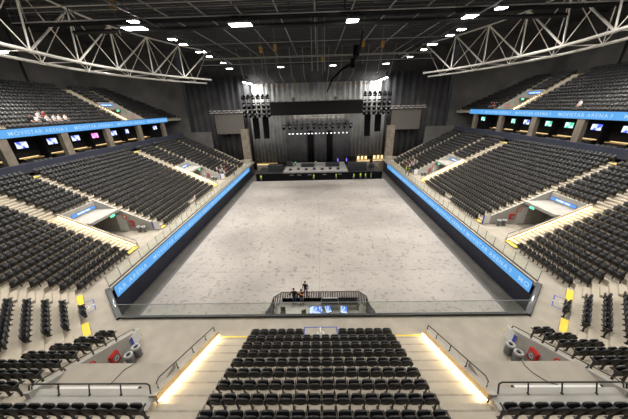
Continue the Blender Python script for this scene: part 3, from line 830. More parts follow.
# ------------------------------------------------------------------ suites and upper tier shell
for sg in (-1,1):
    sd = SIDE[sg]
    fx = lambda poly: [(sg*x,y) for x,y in poly]
    b = MB(); xt = XS+NS*T+.4
    b.box(sg*xt, sg*(xt+.3), -2, 60.6, NS*R-.6, 7.98)
    struct(b.build('wall_suite_parapet_'+sd, M['parapet']))
    b = MB(); b.box(sg*xt, sg*38, -2, 61, 6.6, 6.95); struct(b.build('floor_suite_'+sd, M['suitefloor']))
    b = MB(); b.box(sg*37.3, sg*37.6, -2, 62, 6.9, 11.2)
    for y in (25.3,32.7,39.95,47.4,54.6): b.box(sg*36.2, sg*37.4, y-.06, y+.06, 6.95, 10.6)
    struct(b.build('wall_suite_back_'+sd, M['suiteback']))
    b = MB(); b.box(sg*34.22, sg*37.6, -2, 62, 10.6, 10.8); struct(b.build('ceiling_suite_'+sd, M['black']))
    for i,y in enumerate((19.4,26.6,33.65,40.95,48.5,56.4)):
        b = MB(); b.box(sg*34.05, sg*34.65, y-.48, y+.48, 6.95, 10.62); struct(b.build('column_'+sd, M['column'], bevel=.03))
    # upper terrace
    b = MB()
    b.box(sg*34.22, sg*UX0, -2, 64.5, 10.7, UZ)
    for k in range(1, NU+1):
        x0, x1 = UX0+(k-1)*UT, UX0+k*UT+(1.2 if k == NU else 0)
        e = yend_u(x0)+.9
        for a,c in ([(-2,UH[0]),(UH[1],e)] if k <= 6 else [(-2,e)]):
            b.box(sg*x0, sg*x1, a, c, UZ+(k-2)*UR-.1, UZ+k*UR)
    b.box(sg*UX0, sg*(UX0+6.2*UT), UH[0], UH[1], UZ-.3, UZ)
    for y0,y1 in ((27.1,28.1),(45.7,47.3),(51.15,52.0)):
        for k in range(NU): b.box(sg*(UX0+k*UT-UT/2), sg*(UX0+k*UT), y0, y1, UZ+k*UR-.02, UZ+k*UR+UR/2)
    struct(b.build('floor_upper_terrace_'+sd, M['terrace']))
    b = MB()
    for y0,y1 in ((27.1,28.1),(45.7,47.3),(51.15,52.0)):
        x = UX0+(NU-1.5)*UT
        b.box(sg*x, sg*(x+.39), y0, y1, UZ+(NU-1)*UR+.236, UZ+(NU-1)*UR+.245)
        b.box(sg*(x+.4), sg*(x+1.1), y0, y1, UZ+NU*UR+.002, UZ+NU*UR+.012)
        b.box(sg*(UX0-.39), sg*(UX0-.05), y0, y1, UZ+UR/2, UZ+UR/2+.02)
    struct(b.build('trim_4' if sg<0 else 'trim_5', M['yellow']))
    # upper vomitory
    w = MB(); zt = lambda x,e: UZ+UR/UT*(x-UX0)+e
    x0, x1 = UX0-.3, UX0+6*UT+.1
    for ya,yb,e in ((UH[0]-.12,UH[0]+.04,.5),(UH[1]-.04,UH[1]+.12,.8)):
        w.prism(fx([(x0,ya),(x1,ya),(x1,yb),(x0,yb)]), UZ-.1, [zt(x0,e),zt(x1,e),zt(x1,e),zt(x0,e)])
    w.box(sg*(x1-.14), sg*(x1+.05), UH[0], UH[1], UZ, UZ+7*UR+.25)
    w.box(sg*(UX0+3.3), sg*x1, UH[0], UH[1], UZ+2.2, UZ+2.45)
    struct(w.build('wall_vomitory_upper_'+sd, M['wallcon']))
    c = thing('stair_light_rail', f'warm light strip and board along the stairs of the {sd} upper tier', 'light strip', (sg*UX0,UH[0]-.17,UZ))
    L_ = 6*UT; q = UR/UT
    bb = MB(); bb.prism([(sg*-.2,-.03),(sg*L_,-.03),(sg*L_,.02),(sg*-.2,.02)], [.2,q*L_+.2,q*L_+.2,.2], [.5,q*L_+.52,q*L_+.52,.5]); bb.build('cap_board', M['capwood'], c)
    bb = MB(); bb.prism([(sg*-.2,-.08),(sg*L_,-.08),(sg*L_,-.03),(sg*-.2,-.03)], [.2,q*L_+.2,q*L_+.2,.2], [.26,q*L_+.26,q*L_+.26,.26]); bb.build('light_strip', M['warm'], c)
    strip_lamp((sg*(UX0-.2),UH[0]-.28,UZ+.26), (sg*(UX0+L_),UH[0]-.28,UZ+q*L_+.26), (0,-1,0), STRIP*.8)
    s = thing('vomitory_sign', f'lit blue sign on the vomitory parapet of the {sd} upper tier', 'sign', (sg*(x1-.18),49.2,UZ+2.85))
    bb = MB(); bb.box(0,sg*.03,-1.5,1.5,-.05,.5); bb.build('housing', M['steelblk'], s)
    bb = MB(); bb.box(0,-sg*.02,-1.45,1.45,0,.45); bb.build('panel', M['signblue'], s)
    o = bpy.data.objects.new('lettering', sign_text); COL.objects.link(o); o.parent = s
    qq = 2.3/SW
    if sg < 0: o.matrix_local = Matrix(((0,0,1,.03),(1,0,0,-1.15),(0,1,0,.1),(0,0,0,1))) @ Matrix.Diagonal((qq,1,1,1))
    else: o.matrix_local = Matrix(((0,0,-1,-.03),(-1,0,0,1.15),(0,1,0,.1),(0,0,0,1))) @ Matrix.Diagonal((qq,1,1,1))
    e = thing('exit_sign', f'small green exit sign in the vomitory of the {sd} upper tier', 'exit sign', (sg*(UX0+3.25),49.9,UZ+1.9))
    bb = MB(); bb.box(0,sg*.05,-.3,.3,0,.28); bb.build('case', M['white'], e)
    bb = MB(); bb.box(0,-sg*.012,-.28,.28,.02,.26); bb.build('panel', M['green'], e)
    r_ = thing('round_red_sign', f'round red prohibition sign in the vomitory of the {sd} upper tier', 'sign', (sg*(UX0+1.4),UH[1]-.06,UZ+1.0))
    bb = MB(); bb.tube([(0,-.015,0),(0,.02,0)], .24, 20); bb.build('disc', M['white'], r_); ring(r_, sg, .24)
    # tall wall behind, diagonal far wall
    b = MB(); b.box(sg*46.8, sg*47.2, -4, 55.6, 10, 26); struct(b.build('wall_'+sd, M['darkwall']))
    b = MB(); b.prism(fx([(47,55.4),(33,65.9),(33.2,66.2),(47.3,55.7)]), -3, 26); struct(b.build('wall_far_'+sd, M['darkwall']))
    b = MB()
    for y in (30.0, 44.0): b.box(sg*46.4, sg*46.8, y-.3, y+.3, 17, 25)
    struct(b.build('column_upper_'+sd, M['darkwall']))
    # far end wall of the lower bowl, stepping with the rake
    b = MB()
    b.prism(fx([(17.12,62.0),(XS-.3,62.0),(XS+.5,60.6),(XS+6.6,60.6),(XS+6.6,60.9),(XS+.7,60.9),(XS,62.4),(17.12,62.4)]), -3,
            [.9,.9,1.0,4.0,4.0,1.0,.9,.9])
    struct(b.build('wall_bowl_end_'+sd, M['concrete']))
    b = MB(); b.box(sg*(XS+6.6), sg*37, 60.6, 60.9, -3, 8); struct(b.build('wall_bowl_end_upper_'+sd, M['darkwall']))

    # TVs and counters
    ys = [(30.8,'b'),(34.6,'b'),(38.2,'b'),(41.7,'p'),(45.8,'b'),(48.9,'b'),(58.0,'b')] if sg < 0 else [(58.3,'g'),(49.1,'g'),(46.1,'b'),(41.6,'g'),(38.2,'g'),(34.4,'b'),(30.8,'b')]
    ys = sorted(ys); 
    for i,(y,cname) in enumerate(ys):
        col = {'b':'blue and white','g':'green and white','p':'pink'}[cname]
        tv = thing('suite_television', f'television showing {col} in the {sd} suites, {ORD[i]} from the camera end', 'television', (sg*37.25,y,9.1))
        bb = MB(); bb.box(0,-sg*.06,-.68,.68,-.03,.80); bb.build('casing', M['black'], tv)
        bb = MB(); bb.box(-sg*.06,-sg*.07,-.64,.64,.01,.76); bb.build('screen', M[{'b':'tvblue','g':'tvgreen','p':'tvpink'}[cname]], tv)
    for i,y in enumerate((27.4,30.6,34.5,37.9,41.8,45.3,49.2,52.6)):
        ct = thing('suite_counter', f'lit snack counter in the {sd} suites, {ORD[i]} counted from the camera end', 'counter', (sg*36.4,y,6.95))
        bb = MB(); bb.box(-.3,.3,-1.1,1.1,0,.95); bb.build('base', M['suiteback'], ct)
        bb = MB(); bb.box(-.36,.36,-1.2,1.2,.95,1.02); bb.build('worktop', M['gold'], ct)
        bb = MB(); bb.box(sg*.28,sg*.34,-1.1,1.1,1.02,1.12); bb.build('light_strip', M['warmb'], ct)
        for j in range(4):
            st = thing('suite_stool', f'pale stool in front of counter, {ORD[j]} along, {ORD[i]} counter of the {sd} suites', 'stool', (sg*35.1,y-.95+.62*j,6.95), group=f'stools in the {sd} suites')
            bb = MB(); bb.lathe((0,0,0), [(.18,.68),(.2,.70),(.2,.76),(.17,.78)], 12); bb.build('seat', M['screen'], st, True)
            bb = MB(); bb.lathe((0,0,0), [(.2,0),(.2,.02),(.03,.04),(.03,.69)], 10); bb.build('pedestal', M['trussd'], st)

# ------------------------------------------------------------------ far end: curtains, stage, rigging
def curtain(name, label, m, x0, x1, y, z0, z1, amp=.16, per=.85, curve=None):
    n = max(8,int((x1-x0)/per*8)); vs = []; fs = []
    ph = random.random()*6
    for i in range(n+1):
        x = x0+(x1-x0)*i/n
        yy = y + amp*math.sin(2*PI*x/per+ph) + .5*amp*math.sin(2*PI*x/(per*2.7)+ph*2) + (curve(x) if curve else 0)
        vs += [(x,yy,z0),(x,yy,z1),(x,yy+.04,z1),(x,yy+.04,z0)]
    for i in range(n):
        for a,b_ in ((0,1),(1,2),(2,3),(3,0)): fs.append((i*4+a,i*4+b_,(i+1)*4+b_,(i+1)*4+a)[::-1])
    bb = MB(); bb.add(vs, fs); o = bb.build(name, m, None, True)
    return tag(o, label, 'curtain')
struct(box_obj('wall_far', M['darkwall'], -33.2, 33.2, 69.6, 70, -3, 26))
curtain('stage_curtain', 'tall lit grey drape hanging above the stage header', M['curtlit'], -16.5, 16.5, 68.6, 7.0, 18.6, .22, 1.3)
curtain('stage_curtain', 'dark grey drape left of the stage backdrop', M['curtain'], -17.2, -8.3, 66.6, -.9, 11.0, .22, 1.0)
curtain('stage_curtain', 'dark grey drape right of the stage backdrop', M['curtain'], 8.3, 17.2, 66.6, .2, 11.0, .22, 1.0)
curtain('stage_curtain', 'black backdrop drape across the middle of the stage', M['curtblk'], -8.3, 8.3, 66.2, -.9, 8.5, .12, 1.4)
for x0,x1,w_ in ((-2.6,-1.0,'left'),(2.4,4.0,'right')):
    curtain('stage_curtain', f'narrow blacker drape strip on the backdrop, the {w_} one of two', M['black'], x0, x1, 65.9, -.9, 7.2, .08, .7)
for sg in (-1,1):
    curtain('stage_curtain', f'tall black drape covering the far wall {SIDE[sg]} of the stage', M['curtblk'], min(sg*17,sg*33), max(sg*17,sg*33), 67.6, -3, 20.4, .2, 1.6)
# concrete piers by the stage
for sg in (-1,1):
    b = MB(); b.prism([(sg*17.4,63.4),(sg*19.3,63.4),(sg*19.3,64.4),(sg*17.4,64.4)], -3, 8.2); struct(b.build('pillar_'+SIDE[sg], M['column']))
# stage
st = thing('stage_platform', 'low black stage with a grey deck at the far end of the pit', 'stage', (0,55.3,FZ))
bb = MB(); bb.box(-14.6,14.9,0,.12,0,1.75); bb.build('front_skirt', M['black'], st)
bb = MB(); bb.box(-8.2,7.0,.12,10.2,1.6,2.05); bb.build('deck', M['greydeck'], st)
bb = MB(); bb.box(-14.6,-8.2,.12,7,0,1.72); bb.build('wing', M['case'], st)
bb = MB(); bb.box(7.0,14.9,.12,7,0,1.55); bb.build('wing', M['case'], st)
bb = MB()
for x in (-6.2,-4.4,-2.0,1.5,5.0): bb.box(x-.45,x+.45,.0,-.02,1.25,1.42)
bb.build('cue_light_panel', M['bin'], st)
def case(label, x, y, z, w, d, h, m='case', lid=True):
    t = thing('flight_case', label, 'flight case', (x,y,z))
    bb = MB(); bb.box(-w/2,w/2,-d/2,d/2,.08,h*.72); bb.build('body', M[m], t, bevel=.02)
    bb = MB(); bb.box(-w/2,w/2,-d/2,d/2,h*.72+.01,h); bb.build('lid', M[m], t, bevel=.02)
    bb = MB(); 
    for sx in (-1,1):
        for sy in (-1,1): bb.lathe((sx*(w/2-.1),sy*(d/2-.1),0),[(.05,0),(.05,.08)],8)
    bb.build('castor', M['steelblk'], t)
z = -.95
case('large black flight case at the left end of the stage', -10.3,58.4,-1.28,3.6,1.6,1.5)
case('black flight case stacked low beside the left stage drape', -7.3,61.5,z,1.6,1.0,1.2)
case('wide black drum riser case in the middle of the stage, left of centre', -2.6,60.8,z,3.2,1.6,.7)
case('wide black case in the middle of the stage, right of centre', 3.6,60.6,z,3.4,1.6,.9)
case('large black flight case at the right end of the stage', 9.4,57.8,-1.45,4.2,1.8,1.9)
case('small black flight case on the right wing under the warm lights', 13.4,60.4,-1.45,1.2,.8,.9)
case('pale case on the left backstage floor', -12.6,61.6,-1.28,1.4,.8,.7,'bin')
for i in range(7):
    x = -6.6+i*1.9
    t = thing('stage_monitor_wedge', f'black floor monitor wedge on the stage edge, {ORD[i]} from the left', 'stage monitor', (x,57.2+.3*(i%2),z), PI, 'stage monitor wedges')
    bb = MB(); bb.add([(-.35,-.3,0),(.35,-.3,0),(.35,.3,0),(-.35,.3,0),(-.35,-.1,.42),(.35,-.1,.42),(.35,.3,.30),(-.35,.3,.30)],[(3,2,1,0),(4,5,6,7),(0,1,5,4),(1,2,6,5),(2,3,7,6),(3,0,4,7)])
    bb.build('cabinet', M['case'], t)
    bb = MB(); bb.add([(-.3,-.29,.03),(.3,-.29,.03),(.3,-.12,.38),(-.3,-.12,.38)],[(0,1,2,3)]); bb.build('grille', M['bin'], t)
for i,(x,c) in enumerate(((5.3,'purple'),(7.6,'purple'),(-6.0,'green'),(-.6,'warmb'))):
    lab = {'purple':'purple','green':'green','warmb':'amber'}[c]
    t = thing('stage_uplight', f'small {lab} uplight on the stage floor, {"nearer centre" if i%2==0 else "further right"}', 'stage light', (x,64.4,z))
    bb = MB(); bb.lathe((0,0,0),[(.16,0),(.16,.3),(.2,.34)],12); bb.build('body', M['black'], t)
    bb = MB(); bb.lathe((0,0,0),[(.17,.342),(.17,.39)],12); bb.build('lens', M[c], t)
    if c == 'purple':
        bb = MB(); bb.box(-.12,.12,-.1,.1,.39,1.1); bb.build('light_bar', M[c], t)
# warm lit backstage counters
for x0,x1,y,zz,lab in ((-16.6,-11.0,65.6,-1.0,'warm lit backstage counter left of the stage'),(10.4,14.0,65.6,-.6,'warm lit backstage counter just right of the stage'),(14.6,18.6,65.2,-.4,'warm lit backstage counter at the far right')):
    t = thing('backstage_counter', lab, 'counter', ((x0+x1)/2,y,FZ)); w_ = (x1-x0)/2; h = zz-FZ
    bb = MB(); bb.box(-w_,w_,-.3,.3,0,h); bb.build('front', M['column'], t)
    bb = MB(); bb.box(-w_,w_,-.36,.34,h,h+.12); bb.build('top', M['gold'], t)
    bb = MB(); bb.box(-w_+.1,w_-.1,-.32,-.3,h-.3,h-.12); bb.build('light_strip', M['warmb'], t)
    if x0 > 0:
        n_ = int((x1-x0)/1.0)
        for i in range(n_):
            bb = MB(); xx = -w_+.5+i*1.0; bb.box(xx-.3,xx+.3,.1,.2,h+.15,h+1.0); bb.build('lit_niche', M['warmb'], t)

# header drape and trusses
def box_truss(t, L, s=.3, step=1.0, m='trussd', nm='chord'):
    bb = MB()
    for y in (-s,s):
        for zz in (-s,s): bb.tube([(-L,y,zz),(L,y,zz)], .03, 6)
    bb.build('chord', M[m], t)
    bb = MB(); n_ = int(2*L/step)
    for i in range(n_):
        x0, x1 = -L+2*L*i/n_, -L+2*L*(i+1)/n_
        f = 1 if i%2 else -1
        for y in (-s,s): bb.tube([(x0,y,-s*f),(x1,y,s*f)], .018, 5)
        for zz in (-s,s): bb.tube([(x0,-s*f,zz),(x1,s*f,zz)], .018, 5)
    bb.build('lattice', M[m], t)
def hang(t, xs, z0, z1, y=0):
    z1 = 25.95-t.location.z
    for x in xs:
        bb = MB(); bb.tube([(x,y,z0),(x,y,z1)], .02, 5); bb.build('hoist_chain', M['trussd'], t)
h = thing('header_drape', 'wide black header drape hung from a truss above the stage', 'drape', (-.1,55.2,11.4))
bb = MB(); bb.box(-9.7,9.7,-.06,.06,0,2.65); dr_ = bb.build('drape', M['header'], h)
box_truss(h, 9.6, .25, .8)
for ch in list(h.children):
    if ch is not dr_: ch.location = (0,.4,2.5)
hang(h, (-8,-2.7,2.7,8), 2.7, 11.0, .4)
bb = MB()
for i in range(14): bb.box(-9.2+i*1.4,-9.0+i*1.4,-.12,.05,2.65,2.82)
bb.build('clamp', M['bin'], h)
for i,x in enumerate((-4.9,3.9)):
    t = thing('follow_spot', f'pale follow spot standing on the stage header truss, the {"left" if i==0 else "right"} one', 'spotlight', (x,55.3,14.1))
    bb = MB(); bb.lathe((0,0,0),[(.1,0),(.1,.2),(.36,.24),(.4,.5),(.3,.8),(.1,.86)],14); bb.build('head', M['bin'], t, True)
    bb = MB(); bb.tube([(-.42,0,.2),(-.45,0,.55),(0,0,.0),(.45,0,.55),(.42,0,.2)],.03,6); bb.build('yoke', M['steelblk'], t)
def moving_head(loc, label, group, up=False):
    t = thing('moving_head_light', label, 'stage light', loc, random.uniform(-.3,.3), group); t.scale = (1.35,1.35,1.3)
    bb = MB(); bb.box(-.22,.22,-.16,.16,0,.16); bb.build('base', M['black'], t)
    bb = MB(); f = -1 if not up else 1
    for s in (-1,1): bb.box(s*.24,s*.30,-.08,.08,.05*f,.5*f)
    bb.build('yoke', M['black'], t)
    bb = MB(); bb.tube([(0,-.28,.28*f),(0,-.1,.42*f),(0,.22,.62*f),(0,.3,.66*f)], [.17,.22,.18,.1], 12); bb.build('head', M['black'], t, True)
    bb = MB(); bb.tube([(0,-.285,.275*f),(0,-.30,.265*f)], .15, 12); bb.build('lens', M['plastic'], t)
    return t
for sg in (-1,1):
    sd = SIDE[sg]
    for q,xc in enumerate((14.8,12.75,10.7)):
        xs_ = sg*xc - .1
        pl = thing('lighting_ladder', f'black hanging lighting ladder {sd} of the stage header, {ORD[q]} from outside', 'lighting rig', (xs_,56,11.6))
        bb = MB()
        for dx in (-.25,.25): bb.tube([(dx,0,0),(dx,0,3.6)], .035, 6)
        bb.build('rail', M['black'], pl)
        bb = MB()
        for i in range(5): bb.tube([(-.9,0,.2+i*.75),(.9,0,.2+i*.75)], .03, 6)
        bb.build('rung', M['black'], pl)
        hang(pl, (0,), 3.6, 10.0)
        for i in range(4):
            for s in (-1,1):
                moving_head((xs_+s*.5,56-.25,12.05+i*.88), f'black moving head light on the {sd} side, {ORD[q]} ladder from outside, {ORD[i]} level, {"left" if s<0 else "right"} arm', f'moving heads {sd} of the stage header', up=(i==3))
    for q,(x,ztop,n_) in enumerate(((13.6 if sg<0 else 13.4,11.0,10 if sg<0 else 8),(11.1 if sg>0 else 11.4,11.1,11))):
        la = thing('line_array_speaker', f'black hanging line array {sd} of the stage, {"outer" if q==0 else "inner"} column', 'loudspeaker', (sg*x,57.1,ztop))
        bb = MB(); bb.box(-.62,.62,-.35,.4,0,.14); bb.build('fly_frame', M['steelblk'], la)
        hang(la, (-.3,.3), .14, 9.6)
        hh = (ztop-6.6+(.0 if n_>8 else -.9))/n_
        for i in range(n_):
            bb = MB(); off = .018*i*i*.35
            bb.box(-.62,.62,-.4-off*.3,.35-off,-(i+1)*hh+.02,-i*hh); bb.build('cabinet', M['black'], la)
    # projection screen with truss above
    ps = thing('projection_screen', f'blank grey-brown projection screen {sd} of the stage', 'projection screen', (sg*22.4,65.6,7.0))
    bb = MB(); bb.box(-3.7,3.7,0,.06,0,4.75); bb.build('fabric', M['screen'], ps)
    bb = MB()
    for a in ((-3.85,3.85,-.12,0),(-3.85,3.85,4.75,4.87),(-3.85,-3.7,0,4.75),(3.7,3.85,0,4.75)): bb.box(a[0],a[1],-.03,.09,a[2],a[3])
    bb.build('frame', M['black'], ps)
    tr = thing('lighting_truss', f'silver box truss above the {sd} projection screen', 'truss', (sg*20.5,65.2,12.35))
    box_truss(tr, 6.4, .28, .6, 'truss'); hang(tr, (-5,0,5), .3, 9)
    # lit tubes near the top corner
    tb = thing('work_light_tube', f'bright fluorescent work light high at the {sd} edge of the stage drape', 'tube light', (sg*16.6-.4,67.0,18.7), 0)
    bb = MB(); bb.tube([(-1.15,0,.3 if sg<0 else -.36),(1.15,0,-.28 if sg<0 else .36)], .11, 10); bb.build('tube', M['tube'], tb)
    la = bpy.data.lights.new('tube_glow','AREA'); la.shape = 'RECTANGLE'; la.size = 2.2; la.size_y = .2; la.energy = 650; la.spread = PI
    lo = bpy.data.objects.new('tube_glow', la); COL.objects.link(lo); lo.location = tb.location + Vector((-sg*1.0,-.7,-.2)); lo.rotation_euler = (math.radians(40),0,0)
    bb = MB(); bb.tube([(-1.15,.1,.42 if sg<0 else -.24),(1.15,.1,-.16 if sg<0 else .48)], .08, 6); bb.tube([(0,.1,.1),(0,.1,7.3)], .03, 5); bb.build('batten', M['trussd'], tb)
# truss with lamps below the header, and the low lamp bar
tr = thing('lighting_truss', 'silver lighting truss hung below the stage header', 'truss', (.4,59.5,10.9))
box_truss(tr, 5.8, .28, .6, 'truss'); hang(tr, (-5,0,5), .3, 10)
t2 = thing('lighting_truss', 'dark lighting truss with hanging fixtures behind the header', 'truss', (.2,60.5,9.6))
box_truss(t2, 8.6, .3, .7, 'trussd'); hang(t2, (-8,0,8), .3, 11)
for i in range(12):
    moving_head((-8.0+i*1.45,60.5,9.0), f'black moving head under the dark truss behind the header, {ORD[i]} from the left', 'moving heads behind the header')
lb = thing('lamp_bar', 'row of small white lamps on a thin bar across the backdrop', 'stage light', (.15,61.2,7.0))
bb = MB(); bb.tube([(-7.4,0,.18),(7.4,0,.18)], .04, 6); bb.build('bar', M['steelblk'], lb)
for i in range(16):
    x = -6.9+i*.92 + random.uniform(-.12,.12)
    bb = MB(); bb.ell((x,0,0), random.choice((.14,.2,.26)), .12, .13, 10, 6); bb.build('lamp', M['lampsoft'], lb)
hang(lb, (-6,6), .2, 12)
# rigging pipes that fan out from the ceiling to the drapes
for i in range(13):
    x = -15+i*2.5
    if abs(x) < 1: continue
    t = thing('rigging_pipe', f'bent rigging pipe in front of the lit drape, {ORD[i]} from the left', 'pipe', (x,66,0), group='rigging pipes above the stage')
    d = -1 if x < 0 else 1
    bb = MB(); bb.tube([(x*.24,-1.4,25.9),(x*.18,-1.0,19.9+.2*(i%2)),(0,0,18.0),(-x*.01,.4,12.2)], .07, 6); bb.build('pipe', M['pipe'], t)
    t.location = (x*.98,66.4,0)
    bb = MB(); bb.box(-.12,.12,-.12,.12,17.6,18.1); bb.build('clamp', M['amber'], t)

# hanging centre cable loom
cl = thing('cable_loom', 'black cable loom hanging down from the catwalk right of centre', 'cable', (5.4,41,0))
bb = MB(); bb.tube([(0,-8,20.6),(.6,-3,20.3),(.8,2,20.2),(.5,4,19.2),(-.9,7,18.8),(-2.4,10,17.6),(-3.3,13,15.6)], [.12,.14,.2,.26,.2,.16,.12], 8); bb.build('loom', M['black'], cl, True)
for k,(x,y,z0) in enumerate(((.75,2,20.2),(.5,4,19.2),(-.9,7,18.8))):
    bb = MB(); bb.tube([(x,y,z0),(x,y,z0+3.5)], .03, 5); bb.build('sling', M['trussd'], cl)
bb = MB(); bb.box(.3,1.1,1.4,2.6,19.9,21.2); bb.box(.2,.8,3.6,4.4,18.6,19.9); bb.build('hoist_motor', M['black'], cl)

# ------------------------------------------------------------------ roof
struct(box_obj('ceiling', M['ceil'], -47.2, 47.2, -4, 70, 26, 26.3))
b = MB()
for i in range(46): b.box(-46, 46, -2+i*1.5, -1.82+i*1.5, 25.4, 26)
struct(b.build('ceiling_beam_cross', M['joist']))
b = MB()
for x in (-21.5,-16,-10.7,-5.3,0,5.3,10.7,16,21.5):
    b.tube([(x,8,24.9),(x*.86,69,24.6)], .09, 6)
struct(b.build('ceiling_beam_long', M['pipe']))
# catwalks
def catwalk(label, y, z, L):
    t = thing('catwalk', label, 'catwalk', (0,y,z))
    for nm,yy,zz,r,m in (('handrail',-.6,1.25,.05,'truss'),('handrail',.6,1.25,.05,'truss'),('edge_beam',-.6,.1,.06,'pipe'),('edge_beam',.6,.1,.06,'pipe')):
        bb = MB(); bb.tube([(-L,yy,zz),(L,yy,zz)], r, 6); bb.build(nm, M[m], t)
    bb = MB(); bb.box(-L,L,-.55,.55,-.02,.04); bb.build('walkway_grating', M['black'], t)
    def reps(nm, pts, a, c, r):
        bb = MB(); bb.tube([a,c], r, 5); me = bb.mesh(nm, M['trussd'])
        for p in pts:
            o = bpy.data.objects.new(nm, me); COL.objects.link(o); o.parent = t; o.location = p
    reps('post', [(-L+i*2.75,yy,0) for i in range(int(2*L/2.75)+1) for yy in (-.6,.6)], (0,0,.1), (0,0,1.25), .035)
    reps('hanger_rod', [(-L+i*5.5,0,0) for i in range(int(2*L/5.5)+1)], (0,0,0), (0,0,26-z), .05)
    return t
catwalk('nearer of two steel catwalks across the ceiling', 29.6, 21.3, 30)
catwalk('farther of two steel catwalks across the ceiling, above the stage', 58.2, 21.3, 24)
dk = MB(); dk.tube([(-26,31.2,21.0),(26,31.2,21.0)], .2, 14); tag(dk.build('air_duct', M['duct'], None, True), 'round black air duct slung beside the nearer catwalk', 'air duct')
cw = MB()
for x,y in ((0,44.0),): cw.tube([(-22,y,22.2),(22,y,22.2)], .06, 6)
tag(cw.build('rigging_bar', M['pipe']), 'long grey rigging bar across the ceiling between the two catwalks', 'bar')
for i,(x,y,z) in enumerate(((-8.6,44.6,21.0),(-6.3,44.4,21.2),(10.4,44.6,21.2),(7.4,44.4,21.3),(1.2,52.0,20.6),(-20.5,30.5,22.6))):
    t = thing('hoist_motor', f'amber chain hoist hanging under the ceiling, {ORD[i]} of the scattered hoists', 'hoist', (x,y,z), group='amber hoists under the ceiling')
    bb = MB(); bb.box(-.22,.22,-.22,.22,0,.8); bb.build('body', M['amber'], t, bevel=.04)
    bb = MB(); bb.tube([(0,0,.8),(0,0,26-z)], .03, 5); bb.tube([(0,0,0),(0,0,-2.2)], .03, 5); bb.build('chain', M['pipe'], t)
for i,(x,y) in enumerate(((-.6,44),(.3,44.4),(1.4,44.2))):
    bb = MB(); bb.tube([(x,y,26),(x,y,18.2)], .07, 6); tag(bb.build('drop_pipe', M['pipe']), f'thin vertical pipe hanging from the middle of the ceiling, {ORD[i]} of three', 'pipe', 'drop pipes in mid ceiling')
def flood(loc, label, w, d, power, group, lens='lamp', spread=150):
    t = thing('floodlight', label, 'floodlight', loc, 0, group)
    bb = MB(); bb.box(-w/2-.06,w/2+.06,-d/2-.06,d/2+.06,.0,.16); bb.build('housing', M['bin'], t)
    bb = MB(); bb.box(-w/2,w/2,-d/2,d/2,-.03,.0); bb.build('lens', M[lens], t)
    bb = MB(); bb.tube([(-w/2,0,.16),(-w/2,0,.5),(w/2,0,.5),(w/2,0,.16)], .03, 6); bb.tube([(0,0,.5),(0,0,.75 if loc[2] < 22 else 26-loc[2])], .03, 6); bb.build('bracket', M['trussd'], t)
    la = bpy.data.lights.new('flood_beam','AREA'); la.shape = 'RECTANGLE'; la.size = w; la.size_y = d; la.energy = power; la.color = (1,.955,.885); la.spread = math.radians(spread)
    lo = bpy.data.objects.new('flood_beam', la); COL.objects.link(lo); lo.location = (loc[0],loc[1],loc[2]-.08)
    return t
PW = 900; LAMP = 1900
for i,x in enumerate((-17.9,-7.3,3.7,15.0)):
    flood((x,29.0,20.6), f'bright white floodlight under the nearer catwalk, {ORD[i]} of four from the left', 2.1 if i<2 else 1.1, 1.0, PW, 'floodlights of the nearer catwalk')
    p = bpy.data.lights.new('flood_spill','POINT'); p.energy = 260; p.shadow_soft_size = .3; p.color = (1,.97,.92)
    o = bpy.data.objects.new('flood_spill', p); COL.objects.link(o); o.location = (x,29.0,20.2)
for i,x in enumerate((-18.0,-7.3,3.5,14.4)):
    flood((x,57.6,20.7), f'small white floodlight under the farther catwalk, {ORD[i]} of four from the left', 1.2, .7, PW*.8, 'floodlights of the farther catwalk')
    p = bpy.data.lights.new('flood_spill','POINT'); p.energy = 220; p.shadow_soft_size = .3; p.color = (1,.98,.95)
    o = bpy.data.objects.new('flood_spill', p); COL.objects.link(o); o.location = (x,57.6,20.2)
# side rows of fixtures that run along the pit
for sg in (-1,1):
    cwk = thing('lighting_batten', f'dark lighting batten with fixtures running lengthwise on the {SIDE[sg]}', 'lighting rig', (sg*16.6,36,21.2))
    bb = MB(); bb.tube([(0,-14,0),(0,19,0)], .08, 6); bb.tube([(-.5,-14,.6),(-.5,19,.6)], .05, 6); bb.build('bar', M['trussd'], cwk)
    bb = MB()
    for i in range(8): bb.tube([(0,-13+i*4.4,0),(0,-13+i*4.4,4.8)], .04, 5)
    bb.build('hanger_rod', M['trussd'], cwk)
    for i,y in enumerate((27,33.5,36,40.5,44,50)):
        flood((sg*16.6,y,20.6), f'white fixture on the {SIDE[sg]} lengthwise batten, {ORD[i]} counted from the camera', .8, .5, PW*.35, f'fixtures on the {SIDE[sg]} batten', 'tube')
    bb = thing('ceiling_lamp', f'round white lamp glowing behind the truss at the {SIDE[sg]} edge', 'lamp', (sg*35,31.5,19.6))
    q = MB(); q.lathe((0,0,0),[(.1,.3),(.4,.2),(.45,0)],16); q.build('shade', M['bin'], bb)
    q = MB(); q.ell((0,0,-.02),.4,.4,.16,14,6); q.build('lens', M['tube'], bb)
    q = MB(); q.tube([(0,0,.3),(0,0,6.3)], .04, 5); q.build('drop_rod', M['trussd'], bb)
    for yy,pw in ((31.5,1.),(14.0,.8),(48.0,.55)):  # first belongs to the round lamp; the others are added fill, no fixture
        la = bpy.data.lights.new('lamp_and_fill_glow','AREA'); la.shape = 'DISK'; la.size = .8; la.energy = LAMP*pw; la.color = (1,.96,.9); la.spread = PI
        lo = bpy.data.objects.new('lamp_and_fill_glow', la); COL.objects.link(lo); lo.location = (sg*35,yy,19.4 if yy == 31.5 else 23)
